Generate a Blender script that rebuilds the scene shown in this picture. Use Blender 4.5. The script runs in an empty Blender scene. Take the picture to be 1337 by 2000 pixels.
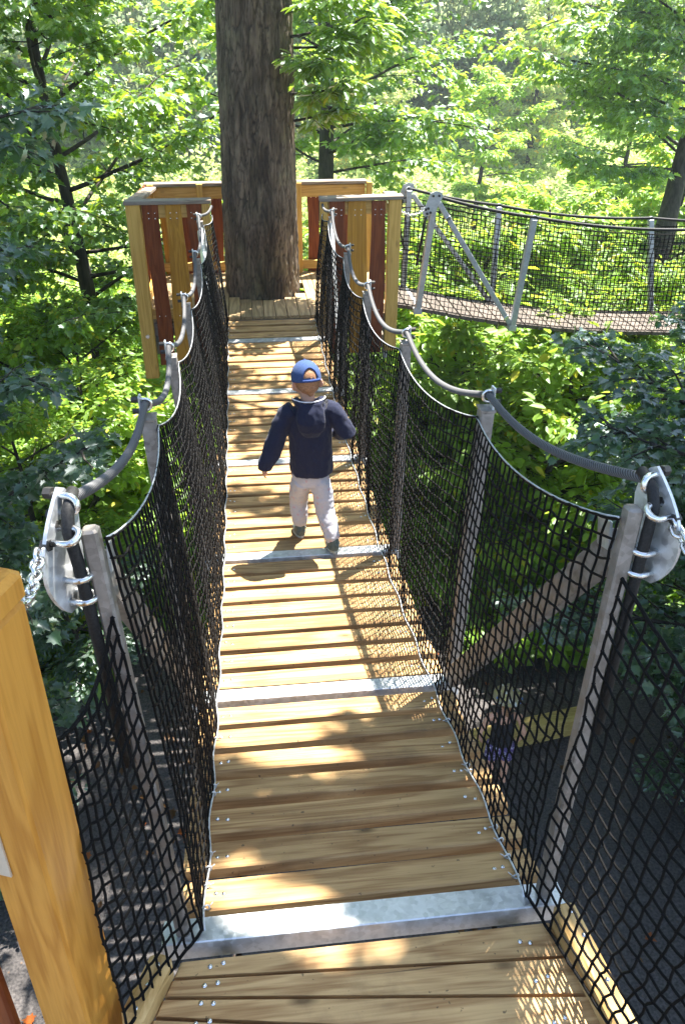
import bpy, bmesh, math, random
import numpy as np
from mathutils import Vector, Matrix, noise

scene = bpy.context.scene
COL = scene.collection
rad = math.radians
V = Vector

# ------------------------------------------------------------------ helpers
class MB:
    """collects shapes and links them as ONE mesh object"""
    def __init__(s):
        s.v = []; s.f = []; s.uv = []
    def add(s, verts, faces):
        o = len(s.v)
        s.v += [tuple(p) for p in verts]
        s.f += [tuple(i + o for i in f) for f in faces]
    def box(s, c, size, rot=None):
        hx, hy, hz = size[0]/2, size[1]/2, size[2]/2
        vs = [V((x*hx, y*hy, z*hz)) for x in (-1, 1) for y in (-1, 1) for z in (-1, 1)]
        if rot: vs = [rot @ p for p in vs]
        c = V(c)
        s.add([c + p for p in vs], [(0,1,3,2),(4,6,7,5),(0,4,5,1),(2,3,7,6),(0,2,6,4),(1,5,7,3)])
    def beam(s, p0, p1, w, h, ch=0.004, up=(0,0,1)):
        """chamfered bar from p0 to p1; w across, h along up"""
        p0, p1 = V(p0), V(p1); d = (p1-p0).normalized(); up = V(up)
        sd = d.cross(up).normalized(); up = sd.cross(d).normalized()
        a, b = w/2, h/2
        prof = [(-a+ch,-b),(a-ch,-b),(a,-b+ch),(a,b-ch),(a-ch,b),(-a+ch,b),(-a,b-ch),(-a,-b+ch)]
        e = min(ch, (p1-p0).length*.2)
        rings = []
        for q, k in ((p0, 1-2*ch/max(w,h)), (p0+d*e, 1), (p1-d*e, 1), (p1, 1-2*ch/max(w,h))):
            rings.append([q + sd*x*k + up*y*k for x, y in prof])
        s.rings(rings, True)
    def rings(s, rings, caps=True, closed=False):
        n = len(rings[0]); vs = [p for r in rings for p in r]; fs = []
        m = len(rings)
        for i in range(m if closed else m-1):
            j = (i+1) % m
            for k in range(n):
                l = (k+1) % n
                fs.append((i*n+k, i*n+l, j*n+l, j*n+k))
        if caps and not closed:
            fs.append(tuple(range(n))[::-1]); fs.append(tuple((m-1)*n+k for k in range(n)))
        s.add(vs, fs)
    def tube(s, pts, r, n=8, caps=True, closed=False, twist=None, prof=None):
        pts = [V(p) for p in pts]; m = len(pts)
        rs = r if isinstance(r, (list, tuple)) else [r]*m
        rings = []; ref = None; ln = 0
        for i, p in enumerate(pts):
            if closed: d = pts[(i+1) % m] - pts[i-1]
            else: d = pts[min(i+1, m-1)] - pts[max(i-1, 0)]
            d.normalize()
            if ref is None:
                ref = d.orthogonal().normalized()
            ref = (ref - d*ref.dot(d))
            if ref.length < 1e-5: ref = d.orthogonal()
            ref.normalize(); b = d.cross(ref)
            if i: ln += (p-pts[i-1]).length
            ring = []
            for k in range(n):
                a = 2*math.pi*k/n
                q = rs[i]*(prof(a) if prof else 1)
                a2 = a + (twist*ln if twist else 0)
                ring.append(p + ref*math.cos(a2)*q + b*math.sin(a2)*q)
            rings.append(ring)
        s.rings(rings, caps, closed)
    def prism(s, poly, origin, ax, ay, az, depth):
        """polygon in (ax, ay) extruded along az by depth"""
        o, ax, ay, az = V(origin), V(ax), V(ay), V(az); n = len(poly)
        a = [o+ax*x+ay*y for x, y in poly]; b = [p+az*depth for p in a]
        s.add(a+b, [tuple(range(n))[::-1], tuple(range(n, 2*n))] + [(k, (k+1) % n, n+(k+1) % n, n+k) for k in range(n)])
    def dome(s, c, r, h, up=(0,0,1), n=8):
        up = V(up).normalized(); a = up.orthogonal().normalized(); b = up.cross(a); c = V(c)
        rings = [[c+up*hh*h+(a*math.cos(2*math.pi*k/n)+b*math.sin(2*math.pi*k/n))*r*q for k in range(n)] for q, hh in ((1,0),(.95,.45),(.6,.85),(.25,1))]
        s.rings(rings, True)
    def build(s, name, mat, parent=None, smooth=False):
        me = bpy.data.meshes.new(name)
        me.from_pydata(s.v, [], s.f); me.validate(verbose=False)
        bm = bmesh.new(); bm.from_mesh(me); bmesh.ops.recalc_face_normals(bm, faces=bm.faces); bm.to_mesh(me); bm.free()
        if smooth: me.polygons.foreach_set('use_smooth', [True]*len(me.polygons))
        me.materials.append(mat)
        return link(name, me, parent)

def link(name, me, parent=None):
    o = bpy.data.objects.new(name, me); COL.objects.link(o)
    if parent is not None: o.parent = parent
    return o
def tag(o, label=None, cat=None, group=None, kind=None):
    if label: o['label'] = label
    if cat: o['category'] = cat
    if group: o['group'] = group
    if kind: o['kind'] = kind
    return o
def thing(name, label, cat, group=None):
    o = bpy.data.objects.new(name, None); COL.objects.link(o); o.empty_display_size = .1
    return tag(o, label, cat, group)
def copy_tree(o, parent=None):
    c = o.copy(); COL.objects.link(c)
    if parent is not None: c.parent = parent
    for ch in list(o.children): copy_tree(ch, c)
    return c
def smoothstep(a, b, x):
    t = max(0., min(1., (x-a)/(b-a))); return t*t*(3-2*t)

# ------------------------------------------------------------------ materials
def mat(name):
    m = bpy.data.materials.new(name); m.use_nodes = True
    nt = m.node_tree; nt.nodes.clear()
    out = nt.nodes.new('ShaderNodeOutputMaterial')
    return m, nt, out
def N(nt, typ, **kw):
    n = nt.nodes.new(typ)
    for k, v in kw.items(): setattr(n, k, v)
    return n
def ramp(nt, fac, stops):
    r = N(nt, 'ShaderNodeValToRGB'); nt.links.new(fac, r.inputs[0])
    el = r.color_ramp.elements
    while len(el) < len(stops): el.new(.5)
    for e, (p, c) in zip(el, stops):
        e.position = p; e.color = (*c, 1) if len(c) == 3 else c
    return r.outputs[0]
def mixc(nt, fac, a, b, blend='MIX'):
    m = N(nt, 'ShaderNodeMix', data_type='RGBA', blend_type=blend)
    for sock, v in ((m.inputs[0], fac), (m.inputs[6], a), (m.inputs[7], b)):
        if hasattr(v, 'links'): nt.links.new(v, sock)
        else: sock.default_value = v if not isinstance(v, tuple) else (*v, 1)
    return m.outputs[2]
def math_(nt, op, a, b=0.):
    m = N(nt, 'ShaderNodeMath', operation=op)
    for sock, v in ((m.inputs[0], a), (m.inputs[1], b)):
        if hasattr(v, 'links'): nt.links.new(v, sock)
        else: sock.default_value = v
    return m.outputs[0]

def wood(name, dark, light, axis=0, rough=.6, knots=.5, vary=.25, weather=None, fine=1.):
    m, nt, out = mat(name)
    tc = N(nt, 'ShaderNodeTexCoord'); geo = N(nt, 'ShaderNodeNewGeometry')
    off = N(nt, 'ShaderNodeVectorMath', operation='SCALE')
    wn = N(nt, 'ShaderNodeTexWhiteNoise', noise_dimensions='1D'); nt.links.new(geo.outputs['Random Per Island'], wn.inputs['W'])
    nt.links.new(wn.outputs['Color'], off.inputs[0]); off.inputs[3].default_value = 40.
    add = N(nt, 'ShaderNodeVectorMath', operation='ADD'); nt.links.new(tc.outputs['Object'], add.inputs[0]); nt.links.new(off.outputs[0], add.inputs[1])
    mp = N(nt, 'ShaderNodeMapping'); sc = [9.5*fine]*3; sc[axis] = .75; mp.inputs['Scale'].default_value = sc
    nt.links.new(add.outputs[0], mp.inputs[0])
    n1 = N(nt, 'ShaderNodeTexNoise'); n1.inputs['Scale'].default_value = 1.; n1.inputs['Detail'].default_value = 4.; n1.inputs['Distortion'].default_value = .6
    nt.links.new(mp.outputs[0], n1.inputs['Vector'])
    # growth rings : sine of noise
    rg = math_(nt, 'SINE', math_(nt, 'MULTIPLY', n1.outputs[0], 44.))
    rg = math_(nt, 'MULTIPLY_ADD', rg, .5); nt.nodes[-1].inputs[2].default_value = .5
    mp2 = N(nt, 'ShaderNodeMapping'); sc2 = [160.]*3; sc2[axis] = 5.; mp2.inputs['Scale'].default_value = sc2
    nt.links.new(add.outputs[0], mp2.inputs[0])
    n2 = N(nt, 'ShaderNodeTexNoise'); n2.inputs['Scale'].default_value = 1.; n2.inputs['Detail'].default_value = 2.
    nt.links.new(mp2.outputs[0], n2.inputs['Vector'])
    g = math_(nt, 'ADD', math_(nt, 'MULTIPLY', rg, .42), math_(nt, 'MULTIPLY', n2.outputs[0], .6))
    c = ramp(nt, g, [(.2, dark), (.75, light)])
    # knots
    mp3 = N(nt, 'ShaderNodeMapping'); sc3 = [7.]*3; sc3[axis] = 3.; mp3.inputs['Scale'].default_value = sc3
    nt.links.new(add.outputs[0], mp3.inputs[0])
    vo = N(nt, 'ShaderNodeTexVoronoi'); vo.inputs['Scale'].default_value = 1.; nt.links.new(mp3.outputs[0], vo.inputs['Vector'])
    kf = ramp(nt, vo.outputs['Distance'], [(.04, (1,1,1)), (.14, (0,0,0))])
    c = mixc(nt, math_(nt, 'MULTIPLY', kf, knots), c, tuple(x*.32 for x in dark))
    # board to board and blotchy variation
    lf = N(nt, 'ShaderNodeTexNoise'); lf.inputs['Scale'].default_value = 3.5; lf.inputs['Detail'].default_value = 3.; nt.links.new(add.outputs[0], lf.inputs['Vector'])
    v = math_(nt, 'ADD', math_(nt, 'MULTIPLY', geo.outputs['Random Per Island'], vary), math_(nt, 'MULTIPLY', lf.outputs[0], vary*1.3))
    v = math_(nt, 'ADD', v, 1-vary*1.1)
    vc = N(nt, 'ShaderNodeCombineColor'); [nt.links.new(v, vc.inputs[i]) for i in range(3)]
    c = mixc(nt, 1., c, vc.outputs[0], 'MULTIPLY')
    if axis == 0 and vary > .4:
        mp5 = N(nt, 'ShaderNodeMapping'); mp5.inputs['Scale'].default_value = (1.3, 60, 60); nt.links.new(add.outputs[0], mp5.inputs[0])
        n5 = N(nt, 'ShaderNodeTexNoise'); n5.inputs['Scale'].default_value = 1.; n5.inputs['Detail'].default_value = 3.; nt.links.new(mp5.outputs[0], n5.inputs['Vector'])
        c = mixc(nt, ramp(nt, n5.outputs[0], [(.27, (.75,.75,.75)), (.33, (0,0,0))]), c, (.05,.03,.015))
        n6 = N(nt, 'ShaderNodeTexNoise'); n6.inputs['Scale'].default_value = 5.; n6.inputs['Detail'].default_value = 6.; n6.inputs['Roughness'].default_value = .65; nt.links.new(add.outputs[0], n6.inputs['Vector'])
        c = mixc(nt, ramp(nt, n6.outputs[0], [(.54, (0,0,0)), (.78, (.5,.5,.5))]), c, (.13,.085,.045))
        n7 = N(nt, 'ShaderNodeTexNoise'); n7.inputs['Scale'].default_value = 55.; n7.inputs['Detail'].default_value = 2.; nt.links.new(add.outputs[0], n7.inputs['Vector'])
        c = mixc(nt, ramp(nt, n7.outputs[0], [(.70, (0,0,0)), (.74, (.7,.7,.7))]), c, (.06,.045,.03))
    if weather:
        wn2 = N(nt, 'ShaderNodeTexNoise'); wn2.inputs['Scale'].default_value = 2.2; wn2.inputs['Detail'].default_value = 6.; nt.links.new(add.outputs[0], wn2.inputs['Vector'])
        c = mixc(nt, ramp(nt, wn2.outputs[0], [(.42, (0,0,0)), (.68, (1,1,1))]), c, weather)
    b = N(nt, 'ShaderNodeBsdfPrincipled'); b.inputs['Roughness'].default_value = rough; b.inputs['Specular IOR Level'].default_value = .25
    nt.links.new(c, b.inputs['Base Color'])
    bp = N(nt, 'ShaderNodeBump'); bp.inputs['Strength'].default_value = .25; bp.inputs['Distance'].default_value = .003
    nt.links.new(g, bp.inputs['Height']); nt.links.new(bp.outputs[0], b.inputs['Normal'])
    nt.links.new(b.outputs[0], out.inputs[0])
    return m

def metal(name, a, b_, rough=.45, metallic=.85, scale=22.):
    m, nt, out = mat(name)
    tc = N(nt, 'ShaderNodeTexCoord')
    vo = N(nt, 'ShaderNodeTexVoronoi'); vo.inputs['Scale'].default_value = scale*3; nt.links.new(tc.outputs['Object'], vo.inputs['Vector'])
    no = N(nt, 'ShaderNodeTexNoise'); no.inputs['Scale'].default_value = scale; no.inputs['Detail'].default_value = 6.; nt.links.new(tc.outputs['Object'], no.inputs['Vector'])
    f = math_(nt, 'ADD', math_(nt, 'MULTIPLY', vo.outputs['Color'], .35), math_(nt, 'MULTIPLY', no.outputs[0], .75))
    c = ramp(nt, f, [(.3, a), (.75, b_)])
    p = N(nt, 'ShaderNodeBsdfPrincipled'); p.inputs['Metallic'].default_value = metallic
    nt.links.new(c, p.inputs['Base Color'])
    nt.links.new(ramp(nt, f, [(.3, (rough-.12,)*3), (.8, (rough+.15,)*3)]), p.inputs['Roughness'])
    bp = N(nt, 'ShaderNodeBump'); bp.inputs['Strength'].default_value = .1; bp.inputs['Distance'].default_value = .002
    nt.links.new(f, bp.inputs['Height']); nt.links.new(bp.outputs[0], p.inputs['Normal'])
    nt.links.new(p.outputs[0], out.inputs[0])
    return m

def plain(name, a, b_=None, scale=60., rough=.8, bump=.3, dist=.002, sheen=0., lo=.35, hi=.65, spec=.3):
    m, nt, out = mat(name); b_ = b_ or tuple(x*1.25 for x in a)
    tc = N(nt, 'ShaderNodeTexCoord')
    no = N(nt, 'ShaderNodeTexNoise'); no.inputs['Scale'].default_value = scale; no.inputs['Detail'].default_value = 5.; nt.links.new(tc.outputs['Object'], no.inputs['Vector'])
    p = N(nt, 'ShaderNodeBsdfPrincipled'); p.inputs['Roughness'].default_value = rough
    nt.links.new(ramp(nt, no.outputs[0], [(lo, a), (hi, b_)]), p.inputs['Base Color'])
    p.inputs['Specular IOR Level'].default_value = spec
    if sheen:
        p.inputs['Sheen Weight'].default_value = sheen; p.inputs['Sheen Roughness'].default_value = .4
    bp = N(nt, 'ShaderNodeBump'); bp.inputs['Strength'].default_value = bump; bp.inputs['Distance'].default_value = dist
    nt.links.new(no.outputs[0], bp.inputs['Height']); nt.links.new(bp.outputs[0], p.inputs['Normal'])
    nt.links.new(p.outputs[0], out.inputs[0])
    return m

def leafmat(name, base, trans, gloss=.10, rough=.45, yellow=.06, vary=.5, tmix=.5, fr_=.45):
    m, nt, out = mat(name)
    geo = N(nt, 'ShaderNodeNewGeometry'); r = geo.outputs['Random Per Island']
    wn = N(nt, 'ShaderNodeTexWhiteNoise', noise_dimensions='1D'); nt.links.new(r, wn.inputs['W'])
    v = math_(nt, 'ADD', math_(nt, 'MULTIPLY', r, vary), 1-vary*.5)
    vc = N(nt, 'ShaderNodeCombineColor'); [nt.links.new(v, vc.inputs[i]) for i in range(3)]
    y = math_(nt, 'GREATER_THAN', wn.outputs['Value'], 1-yellow)
    y = math_(nt, 'MULTIPLY', y, .7)
    cb = mixc(nt, 1., base, vc.outputs[0], 'MULTIPLY'); cb = mixc(nt, y, cb, (base[0]*3.2, base[1]*1.6, base[2]*.8))
    ct = mixc(nt, 1., trans, vc.outputs[0], 'MULTIPLY'); ct = mixc(nt, y, ct, (trans[0]*1.8, trans[1]*1.05, trans[2]*.7))
    d = N(nt, 'ShaderNodeBsdfDiffuse'); nt.links.new(cb, d.inputs[0])
    t = N(nt, 'ShaderNodeBsdfTranslucent'); nt.links.new(ct, t.inputs[0])
    mx = N(nt, 'ShaderNodeMixShader'); mx.inputs[0].default_value = tmix
    nt.links.new(d.outputs[0], mx.inputs[1]); nt.links.new(t.outputs[0], mx.inputs[2])
    g = N(nt, 'ShaderNodeBsdfGlossy'); g.inputs['Roughness'].default_value = rough; g.inputs[0].default_value = (.85, .93, 1, 1)
    fr = N(nt, 'ShaderNodeFresnel'); fr.inputs[0].default_value = 1.4
    mx2 = N(nt, 'ShaderNodeMixShader'); nt.links.new(math_(nt, 'ADD', math_(nt, 'MULTIPLY', fr.outputs[0], fr_), gloss*.35), mx2.inputs[0])
    nt.links.new(mx.outputs[0], mx2.inputs[1]); nt.links.new(g.outputs[0], mx2.inputs[2])
    nt.links.new(mx2.outputs[0], out.inputs[0])
    return m

def barkmat(name, dark, light, scale=1.):
    m, nt, out = mat(name)
    tc = N(nt, 'ShaderNodeTexCoord'); mp = N(nt, 'ShaderNodeMapping'); mp.inputs['Scale'].default_value = (22*scale, 22*scale, 4*scale)
    nt.links.new(tc.outputs['Object'], mp.inputs[0])
    n1 = N(nt, 'ShaderNodeTexNoise'); n1.inputs['Scale'].default_value = 1.; n1.inputs['Detail'].default_value = 8.; n1.inputs['Distortion'].default_value = .5; nt.links.new(mp.outputs[0], n1.inputs['Vector'])
    n2 = N(nt, 'ShaderNodeTexNoise'); n2.inputs['Scale'].default_value = 2.4; n2.inputs['Detail'].default_value = 3.; nt.links.new(tc.outputs['Object'], n2.inputs['Vector'])
    at = N(nt, 'ShaderNodeAttribute'); at.attribute_name = 'crack'
    c = ramp(nt, n1.outputs[0], [(.3, dark), (.7, light)])
    c = mixc(nt, ramp(nt, n2.outputs[0], [(.5, (0,0,0)), (.72, (.6,.6,.6))]), c, (light[0]*.75, light[1]*.95, light[2]*.7))
    mp4 = N(nt, 'ShaderNodeMapping'); mp4.inputs['Scale'].default_value = (5, 5, .9); nt.links.new(tc.outputs['Object'], mp4.inputs[0])
    n4 = N(nt, 'ShaderNodeTexNoise'); n4.inputs['Scale'].default_value = 1.; n4.inputs['Detail'].default_value = 7.; n4.inputs['Roughness'].default_value = .65; nt.links.new(mp4.outputs[0], n4.inputs['Vector'])
    c = mixc(nt, ramp(nt, n4.outputs[0], [(.5, (0,0,0)), (.62, (.75,.75,.75))]), c, tuple(x*.45 for x in dark))
    n5 = N(nt, 'ShaderNodeTexNoise'); n5.inputs['Scale'].default_value = 9.; n5.inputs['Detail'].default_value = 8.; n5.inputs['Roughness'].default_value = .7; nt.links.new(mp4.outputs[0], n5.inputs['Vector'])
    c = mixc(nt, math_(nt, 'MULTIPLY', ramp(nt, n5.outputs[0], [(.56, (0,0,0)), (.64, (1,1,1))]), ramp(nt, n4.outputs[0], [(.35, (.8,.8,.8)), (.5, (0,0,0))])), c, tuple(x*1.7 for x in light))
    c = mixc(nt, at.outputs['Fac'], c, tuple(x*.3 for x in dark))
    p = N(nt, 'ShaderNodeBsdfPrincipled'); p.inputs['Roughness'].default_value = .95; nt.links.new(c, p.inputs['Base Color'])
    bp = N(nt, 'ShaderNodeBump'); bp.inputs['Strength'].default_value = .6; bp.inputs['Distance'].default_value = .012
    nt.links.new(n1.outputs[0], bp.inputs['Height']); nt.links.new(bp.outputs[0], p.inputs['Normal'])
    nt.links.new(p.outputs[0], out.inputs[0])
    return m

M = {}
M['deck'] = wood('deck_pine', (.27,.145,.055), (.50,.32,.14), axis=0, knots=.85, vary=.42)
M['deck_y'] = wood('platform_pine', (.22,.15,.075), (.42,.30,.16), axis=1, knots=.4, vary=.3)
M['deck2'] = wood('shade_darkened_pine', (.07,.056,.044), (.14,.115,.095), axis=1, knots=.3, vary=.3)  # pine darkened in colour to stand in for shade on the side bridge
M['post'] = wood('glazed_pine_post', (.42,.175,.024), (.58,.275,.048), axis=2, knots=.9, vary=.12, rough=.5, fine=.8)
M['post2'] = wood('yellow_pine_post', (.50,.29,.065), (.64,.40,.11), axis=2, knots=.4, vary=.12, rough=.5)
M['rail'] = wood('glazed_pine_rail', (.46,.27,.07), (.62,.39,.12), axis=0, knots=.5, vary=.15, rough=.5)
M['raily'] = wood('glazed_pine_side_rail', (.42,.23,.045), (.6,.35,.08), axis=1, knots=.5, vary=.15, rough=.5)
M['cap'] = wood('grey_weathered_cap', (.16,.12,.09), (.32,.26,.2), axis=0, knots=.3, vary=.2, rough=.75, weather=(.26,.23,.2))
M['capy'] = wood('grey_weathered_side_cap', (.16,.12,.09), (.32,.26,.2), axis=1, knots=.3, vary=.2, rough=.75, weather=(.26,.23,.2))
M['amber'] = wood('amber_board', (.34,.155,.016), (.5,.255,.035), axis=2, knots=.3, vary=.15, rough=.45)
M['brown'] = wood('red_brown_board', (.13,.03,.008), (.22,.06,.016), axis=2, knots=.2, vary=.15, rough=.5)
M['kerb'] = wood('kerb_pine', (.40,.24,.08), (.6,.4,.17), axis=1, knots=.5, vary=.1)
M['timber'] = wood('edging_timber', (.26,.19,.06), (.42,.32,.11), axis=0, knots=.4, vary=.2)
M['zinc'] = metal('galvanised_steel', (.46,.48,.49), (.74,.76,.77), rough=.45, metallic=.75)
M['zincpost'] = metal('galvanised_post_steel', (.17,.155,.135), (.34,.31,.28), rough=.55, metallic=.4)
M['zincgrey'] = metal('grey_steel', (.36,.38,.40), (.5,.52,.54), rough=.5, metallic=.35)
M['chrome'] = metal('bright_zinc', (.6,.6,.6), (.85,.85,.84), rough=.25, metallic=1.)
M['darksteel'] = metal('dark_bolt_steel', (.03,.03,.03), (.07,.065,.06), rough=.5, metallic=.5)
M['net'] = plain('black_braided_cord', (.003,.003,.003), (.020,.018,.017), scale=420., rough=.8, bump=.6, dist=.002, lo=.5, hi=.8, spec=.15)
M['cable'] = plain('grey_cable_cover', (.032,.032,.034), (.062,.062,.066), scale=260., rough=.6, bump=.2)
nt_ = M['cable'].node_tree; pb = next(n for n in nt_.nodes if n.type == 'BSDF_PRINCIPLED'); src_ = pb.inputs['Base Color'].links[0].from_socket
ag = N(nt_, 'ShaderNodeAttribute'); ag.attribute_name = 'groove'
nt_.links.new(mixc(nt_, ramp(nt_, ag.outputs['Fac'], [(.15, (0,0,0)), (.75, (1,1,1))]), mixc(nt_, .6, src_, (.17,.17,.175)), (.006,.006,.006)), pb.inputs['Base Color'])  # shade in the grooves between strands painted into the cable colour
M['blackcable'] = plain('black_cable', (.008,.008,.008), (.02,.02,.02), scale=200., rough=.6)
M['bark'] = barkmat('oak_bark', (.055,.042,.029), (.20,.155,.108))
M['bark2'] = barkmat('dark_bark', (.02,.016,.013), (.07,.06,.05))
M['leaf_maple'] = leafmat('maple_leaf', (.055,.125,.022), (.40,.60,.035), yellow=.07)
M['leaf_dark'] = leafmat('shade_toned_leaf', (.04,.095,.035), (.12,.26,.03), gloss=.22, yellow=.01)  # darker leaf copy for shaded trees, shade put into the colour
M['leaf_oak'] = leafmat('oak_leaf', (.07,.155,.025), (.42,.62,.045), yellow=.02)
M['leaf_bright'] = leafmat('sun_toned_leaf', (.17,.29,.04), (.52,.72,.07), yellow=.06, gloss=.05, fr_=.2)  # brighter leaf copy for sunlit trees, sunlight put into the colour
M['leaf_pale'] = leafmat('pale_leaf', (.38,.45,.17), (.62,.72,.24), yellow=.05, gloss=.04, fr_=.15)  # pale leaf, albedo lifted further to stand in for glaring sun
M['leaf_far'] = leafmat('far_leaf', (.22,.29,.17), (.45,.54,.27), yellow=.03, vary=.7, gloss=.0, fr_=.1)  # albedo raised to carry the bright haze of the far hillside
M['skin'] = plain('skin', (.56,.30,.20), (.62,.35,.245), scale=18., rough=.5, bump=.05)
M['hair'] = plain('sandy_hair', (.20,.095,.045), (.32,.17,.085), scale=120., rough=.6, bump=.5)
M['navy'] = plain('navy_fleece', (.008,.010,.026), (.015,.019,.044), scale=300., rough=.95, bump=.6, dist=.003, sheen=.12)
M['cap_blue'] = plain('blue_cap_cotton', (.028,.058,.15), (.042,.078,.19), scale=140., rough=.9, bump=.3, sheen=.05)
M['cap_dark'] = plain('dark_blue_cap_trim', (.02,.04,.14), (.03,.06,.18), scale=140., rough=.85, bump=.3)
M['white'] = plain('white_piping', (.6,.6,.62), (.7,.7,.72), scale=80., rough=.8)
M['trouser'] = plain('grey_marl_trouser', (.42,.39,.41), (.56,.54,.57), scale=120., rough=.9, bump=.5)
M['shoe'] = plain('grey_green_shoe', (.05,.075,.07), (.09,.12,.11), scale=90., rough=.7)
M['sole'] = plain('shoe_sole', (.25,.3,.28), (.32,.37,.35), scale=90., rough=.7)
M['black_cloth'] = plain('black_cloth', (.012,.012,.014), (.025,.025,.028), scale=150., rough=.9, sheen=.2)
M['plate'] = plain('cream_plate', (.5,.42,.32), (.56,.48,.37), scale=20., rough=.5, bump=.02)

# flower pattern cloth
def blobs(name, cols, scale, base):
    m, nt, out = mat(name)
    tc = N(nt, 'ShaderNodeTexCoord'); vo = N(nt, 'ShaderNodeTexVoronoi'); vo.inputs['Scale'].default_value = scale; nt.links.new(tc.outputs['Object'], vo.inputs['Vector'])
    sp = N(nt, 'ShaderNodeSeparateColor'); nt.links.new(vo.outputs['Color'], sp.inputs[0])
    st = [(i/len(cols), c) for i, c in enumerate(cols)]
    r = N(nt, 'ShaderNodeValToRGB'); r.color_ramp.interpolation = 'CONSTANT'; nt.links.new(sp.outputs[0], r.inputs[0])
    while len(r.color_ramp.elements) < len(st): r.color_ramp.elements.new(.5)
    for e, (p_, c) in zip(r.color_ramp.elements, st): e.position = p_; e.color = (*c, 1)
    c = mixc(nt, ramp(nt, vo.outputs['Distance'], [(.38, (0,0,0)), (.5, (1,1,1))]), r.outputs[0], base)
    p = N(nt, 'ShaderNodeBsdfPrincipled'); p.inputs['Roughness'].default_value = .85; nt.links.new(c, p.inputs['Base Color']); nt.links.new(p.outputs[0], out.inputs[0])
    return m
M['flower_hat'] = blobs('flowered_cotton', [(.45,.4,.15),(.5,.5,.45),(.06,.15,.4),(.3,.26,.1)], 26., (.26,.22,.12))
M['purple'] = blobs('purple_pattern_cloth', [(.16,.1,.3),(.4,.38,.5),(.08,.06,.18)], 45., (.08,.06,.16))
M['trouser'] = blobs('dotted_trouser', [(.39,.39,.42),(.38,.38,.42),(.44,.31,.33),(.40,.40,.43),(.33,.36,.43),(.41,.41,.44)], 48., (.39,.39,.425))

# ------------------------------------------------------------------ camera, sun, sky
cam = bpy.data.cameras.new('camera'); cob = bpy.data.objects.new('camera', cam); COL.objects.link(cob)
F_PX, YAW, PITCH, ROLL = 1602.5, 0.1179, 0.5386, 0.0065
CAM = V((-.2393, -1.3238, 2.1275))
fw = V((math.sin(YAW)*math.cos(PITCH), math.cos(YAW)*math.cos(PITCH), -math.sin(PITCH)))
rt = V((math.cos(YAW), -math.sin(YAW), 0)); upv = rt.cross(fw)
r2 = rt*math.cos(ROLL)+upv*math.sin(ROLL); u2 = -rt*math.sin(ROLL)+upv*math.cos(ROLL)
cob.matrix_world = Matrix(((r2.x,u2.x,-fw.x,CAM.x),(r2.y,u2.y,-fw.y,CAM.y),(r2.z,u2.z,-fw.z,CAM.z),(0,0,0,1)))
cam.sensor_fit = 'VERTICAL'; cam.sensor_height = 23.5; cam.lens = 23.5*F_PX/2000
cam.clip_end = 2000; cam.clip_start = .05
scene.camera = cob

SUN = V((.33, .34, 1.03)).normalized()
sl = bpy.data.lights.new('sun', 'SUN'); sl.energy = 5.; sl.angle = rad(.53); sl.color = (1, .945, .86)
so = bpy.data.objects.new('sun', sl); COL.objects.link(so); so.location = (10, 10, 30)
so.rotation_euler = (-SUN).to_track_quat('-Z', 'Y').to_euler()
w = bpy.data.worlds.new('World'); scene.world = w; w.use_nodes = True
nt = w.node_tree; nt.nodes.clear()
sky = N(nt, 'ShaderNodeTexSky', sky_type='NISHITA'); sky.sun_disc = False
sky.sun_elevation = math.asin(SUN.z); sky.sun_rotation = math.atan2(SUN.x, SUN.y)
bg = N(nt, 'ShaderNodeBackground'); bg.inputs[1].default_value = .085
wo = N(nt, 'ShaderNodeOutputWorld'); nt.links.new(sky.outputs[0], bg.inputs[0]); nt.links.new(bg.outputs[0], wo.inputs[0])
scene.view_settings.view_transform = 'Standard'; scene.view_settings.look = 'None'
scene.view_settings.exposure = 2.42; scene.view_settings.gamma = 1
scene.render.engine = 'CYCLES'
scene.cycles.max_bounces = 10; scene.cycles.diffuse_bounces = 4; scene.cycles.glossy_bounces = 3; scene.cycles.transmission_bounces = 6
scene.cycles.use_denoising = True

# ------------------------------------------------------------------ footbridge
rnd = random.Random(5)
FY = [0, 1.2055, 2.5694, 3.9332, 5.2971, 6.5026]
FZ = [0, -.2807, -.5011, -.6000, -.6200, -.5739]
NB = [7, 8, 8, 8, 7]
BW, PP = .085, .1583
TOPL = [(-.592,.1791,1.2184),(-.6051,1.365,.9329),(-.6332,2.6823,.6772),(-.6346,4.0038,.5463),(-.6213,5.3322,.5056),(-.6295,6.5221,.5564)]
TOPR = [(.597,.1791,1.1963),(.6046,1.365,.9127),(.5558,2.6823,.7096),(.5461,4.0038,.5909),(.5747,5.3322,.5274),(.57,6.5221,.5762)]
YPL, ZPL = 7.085, -.509            # platform edge and deck level
ky = np.array([-.6]+FY+[7.1]); kz = np.array([.06]+FZ+[-.53])
def deck_z(y):
    # smooth interpolation through the frames
    i = int(np.clip(np.searchsorted(ky, y)-1, 0, len(ky)-2))
    y0, y1 = ky[i], ky[i+1]; t = (y-y0)/(y1-y0)
    def m(k):
        if k == 0: return (kz[1]-kz[0])/(ky[1]-ky[0])
        if k == len(ky)-1: return (kz[-1]-kz[-2])/(ky[-1]-ky[-2])
        return (kz[k+1]-kz[k-1])/(ky[k+1]-ky[k-1])
    h = y1-y0; t2, t3 = t*t, t**3
    return float((2*t3-3*t2+1)*kz[i]+(t3-2*t2+t)*h*m(i)+(-2*t3+3*t2)*kz[i+1]+(t3-t2)*h*m(i+1))

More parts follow.
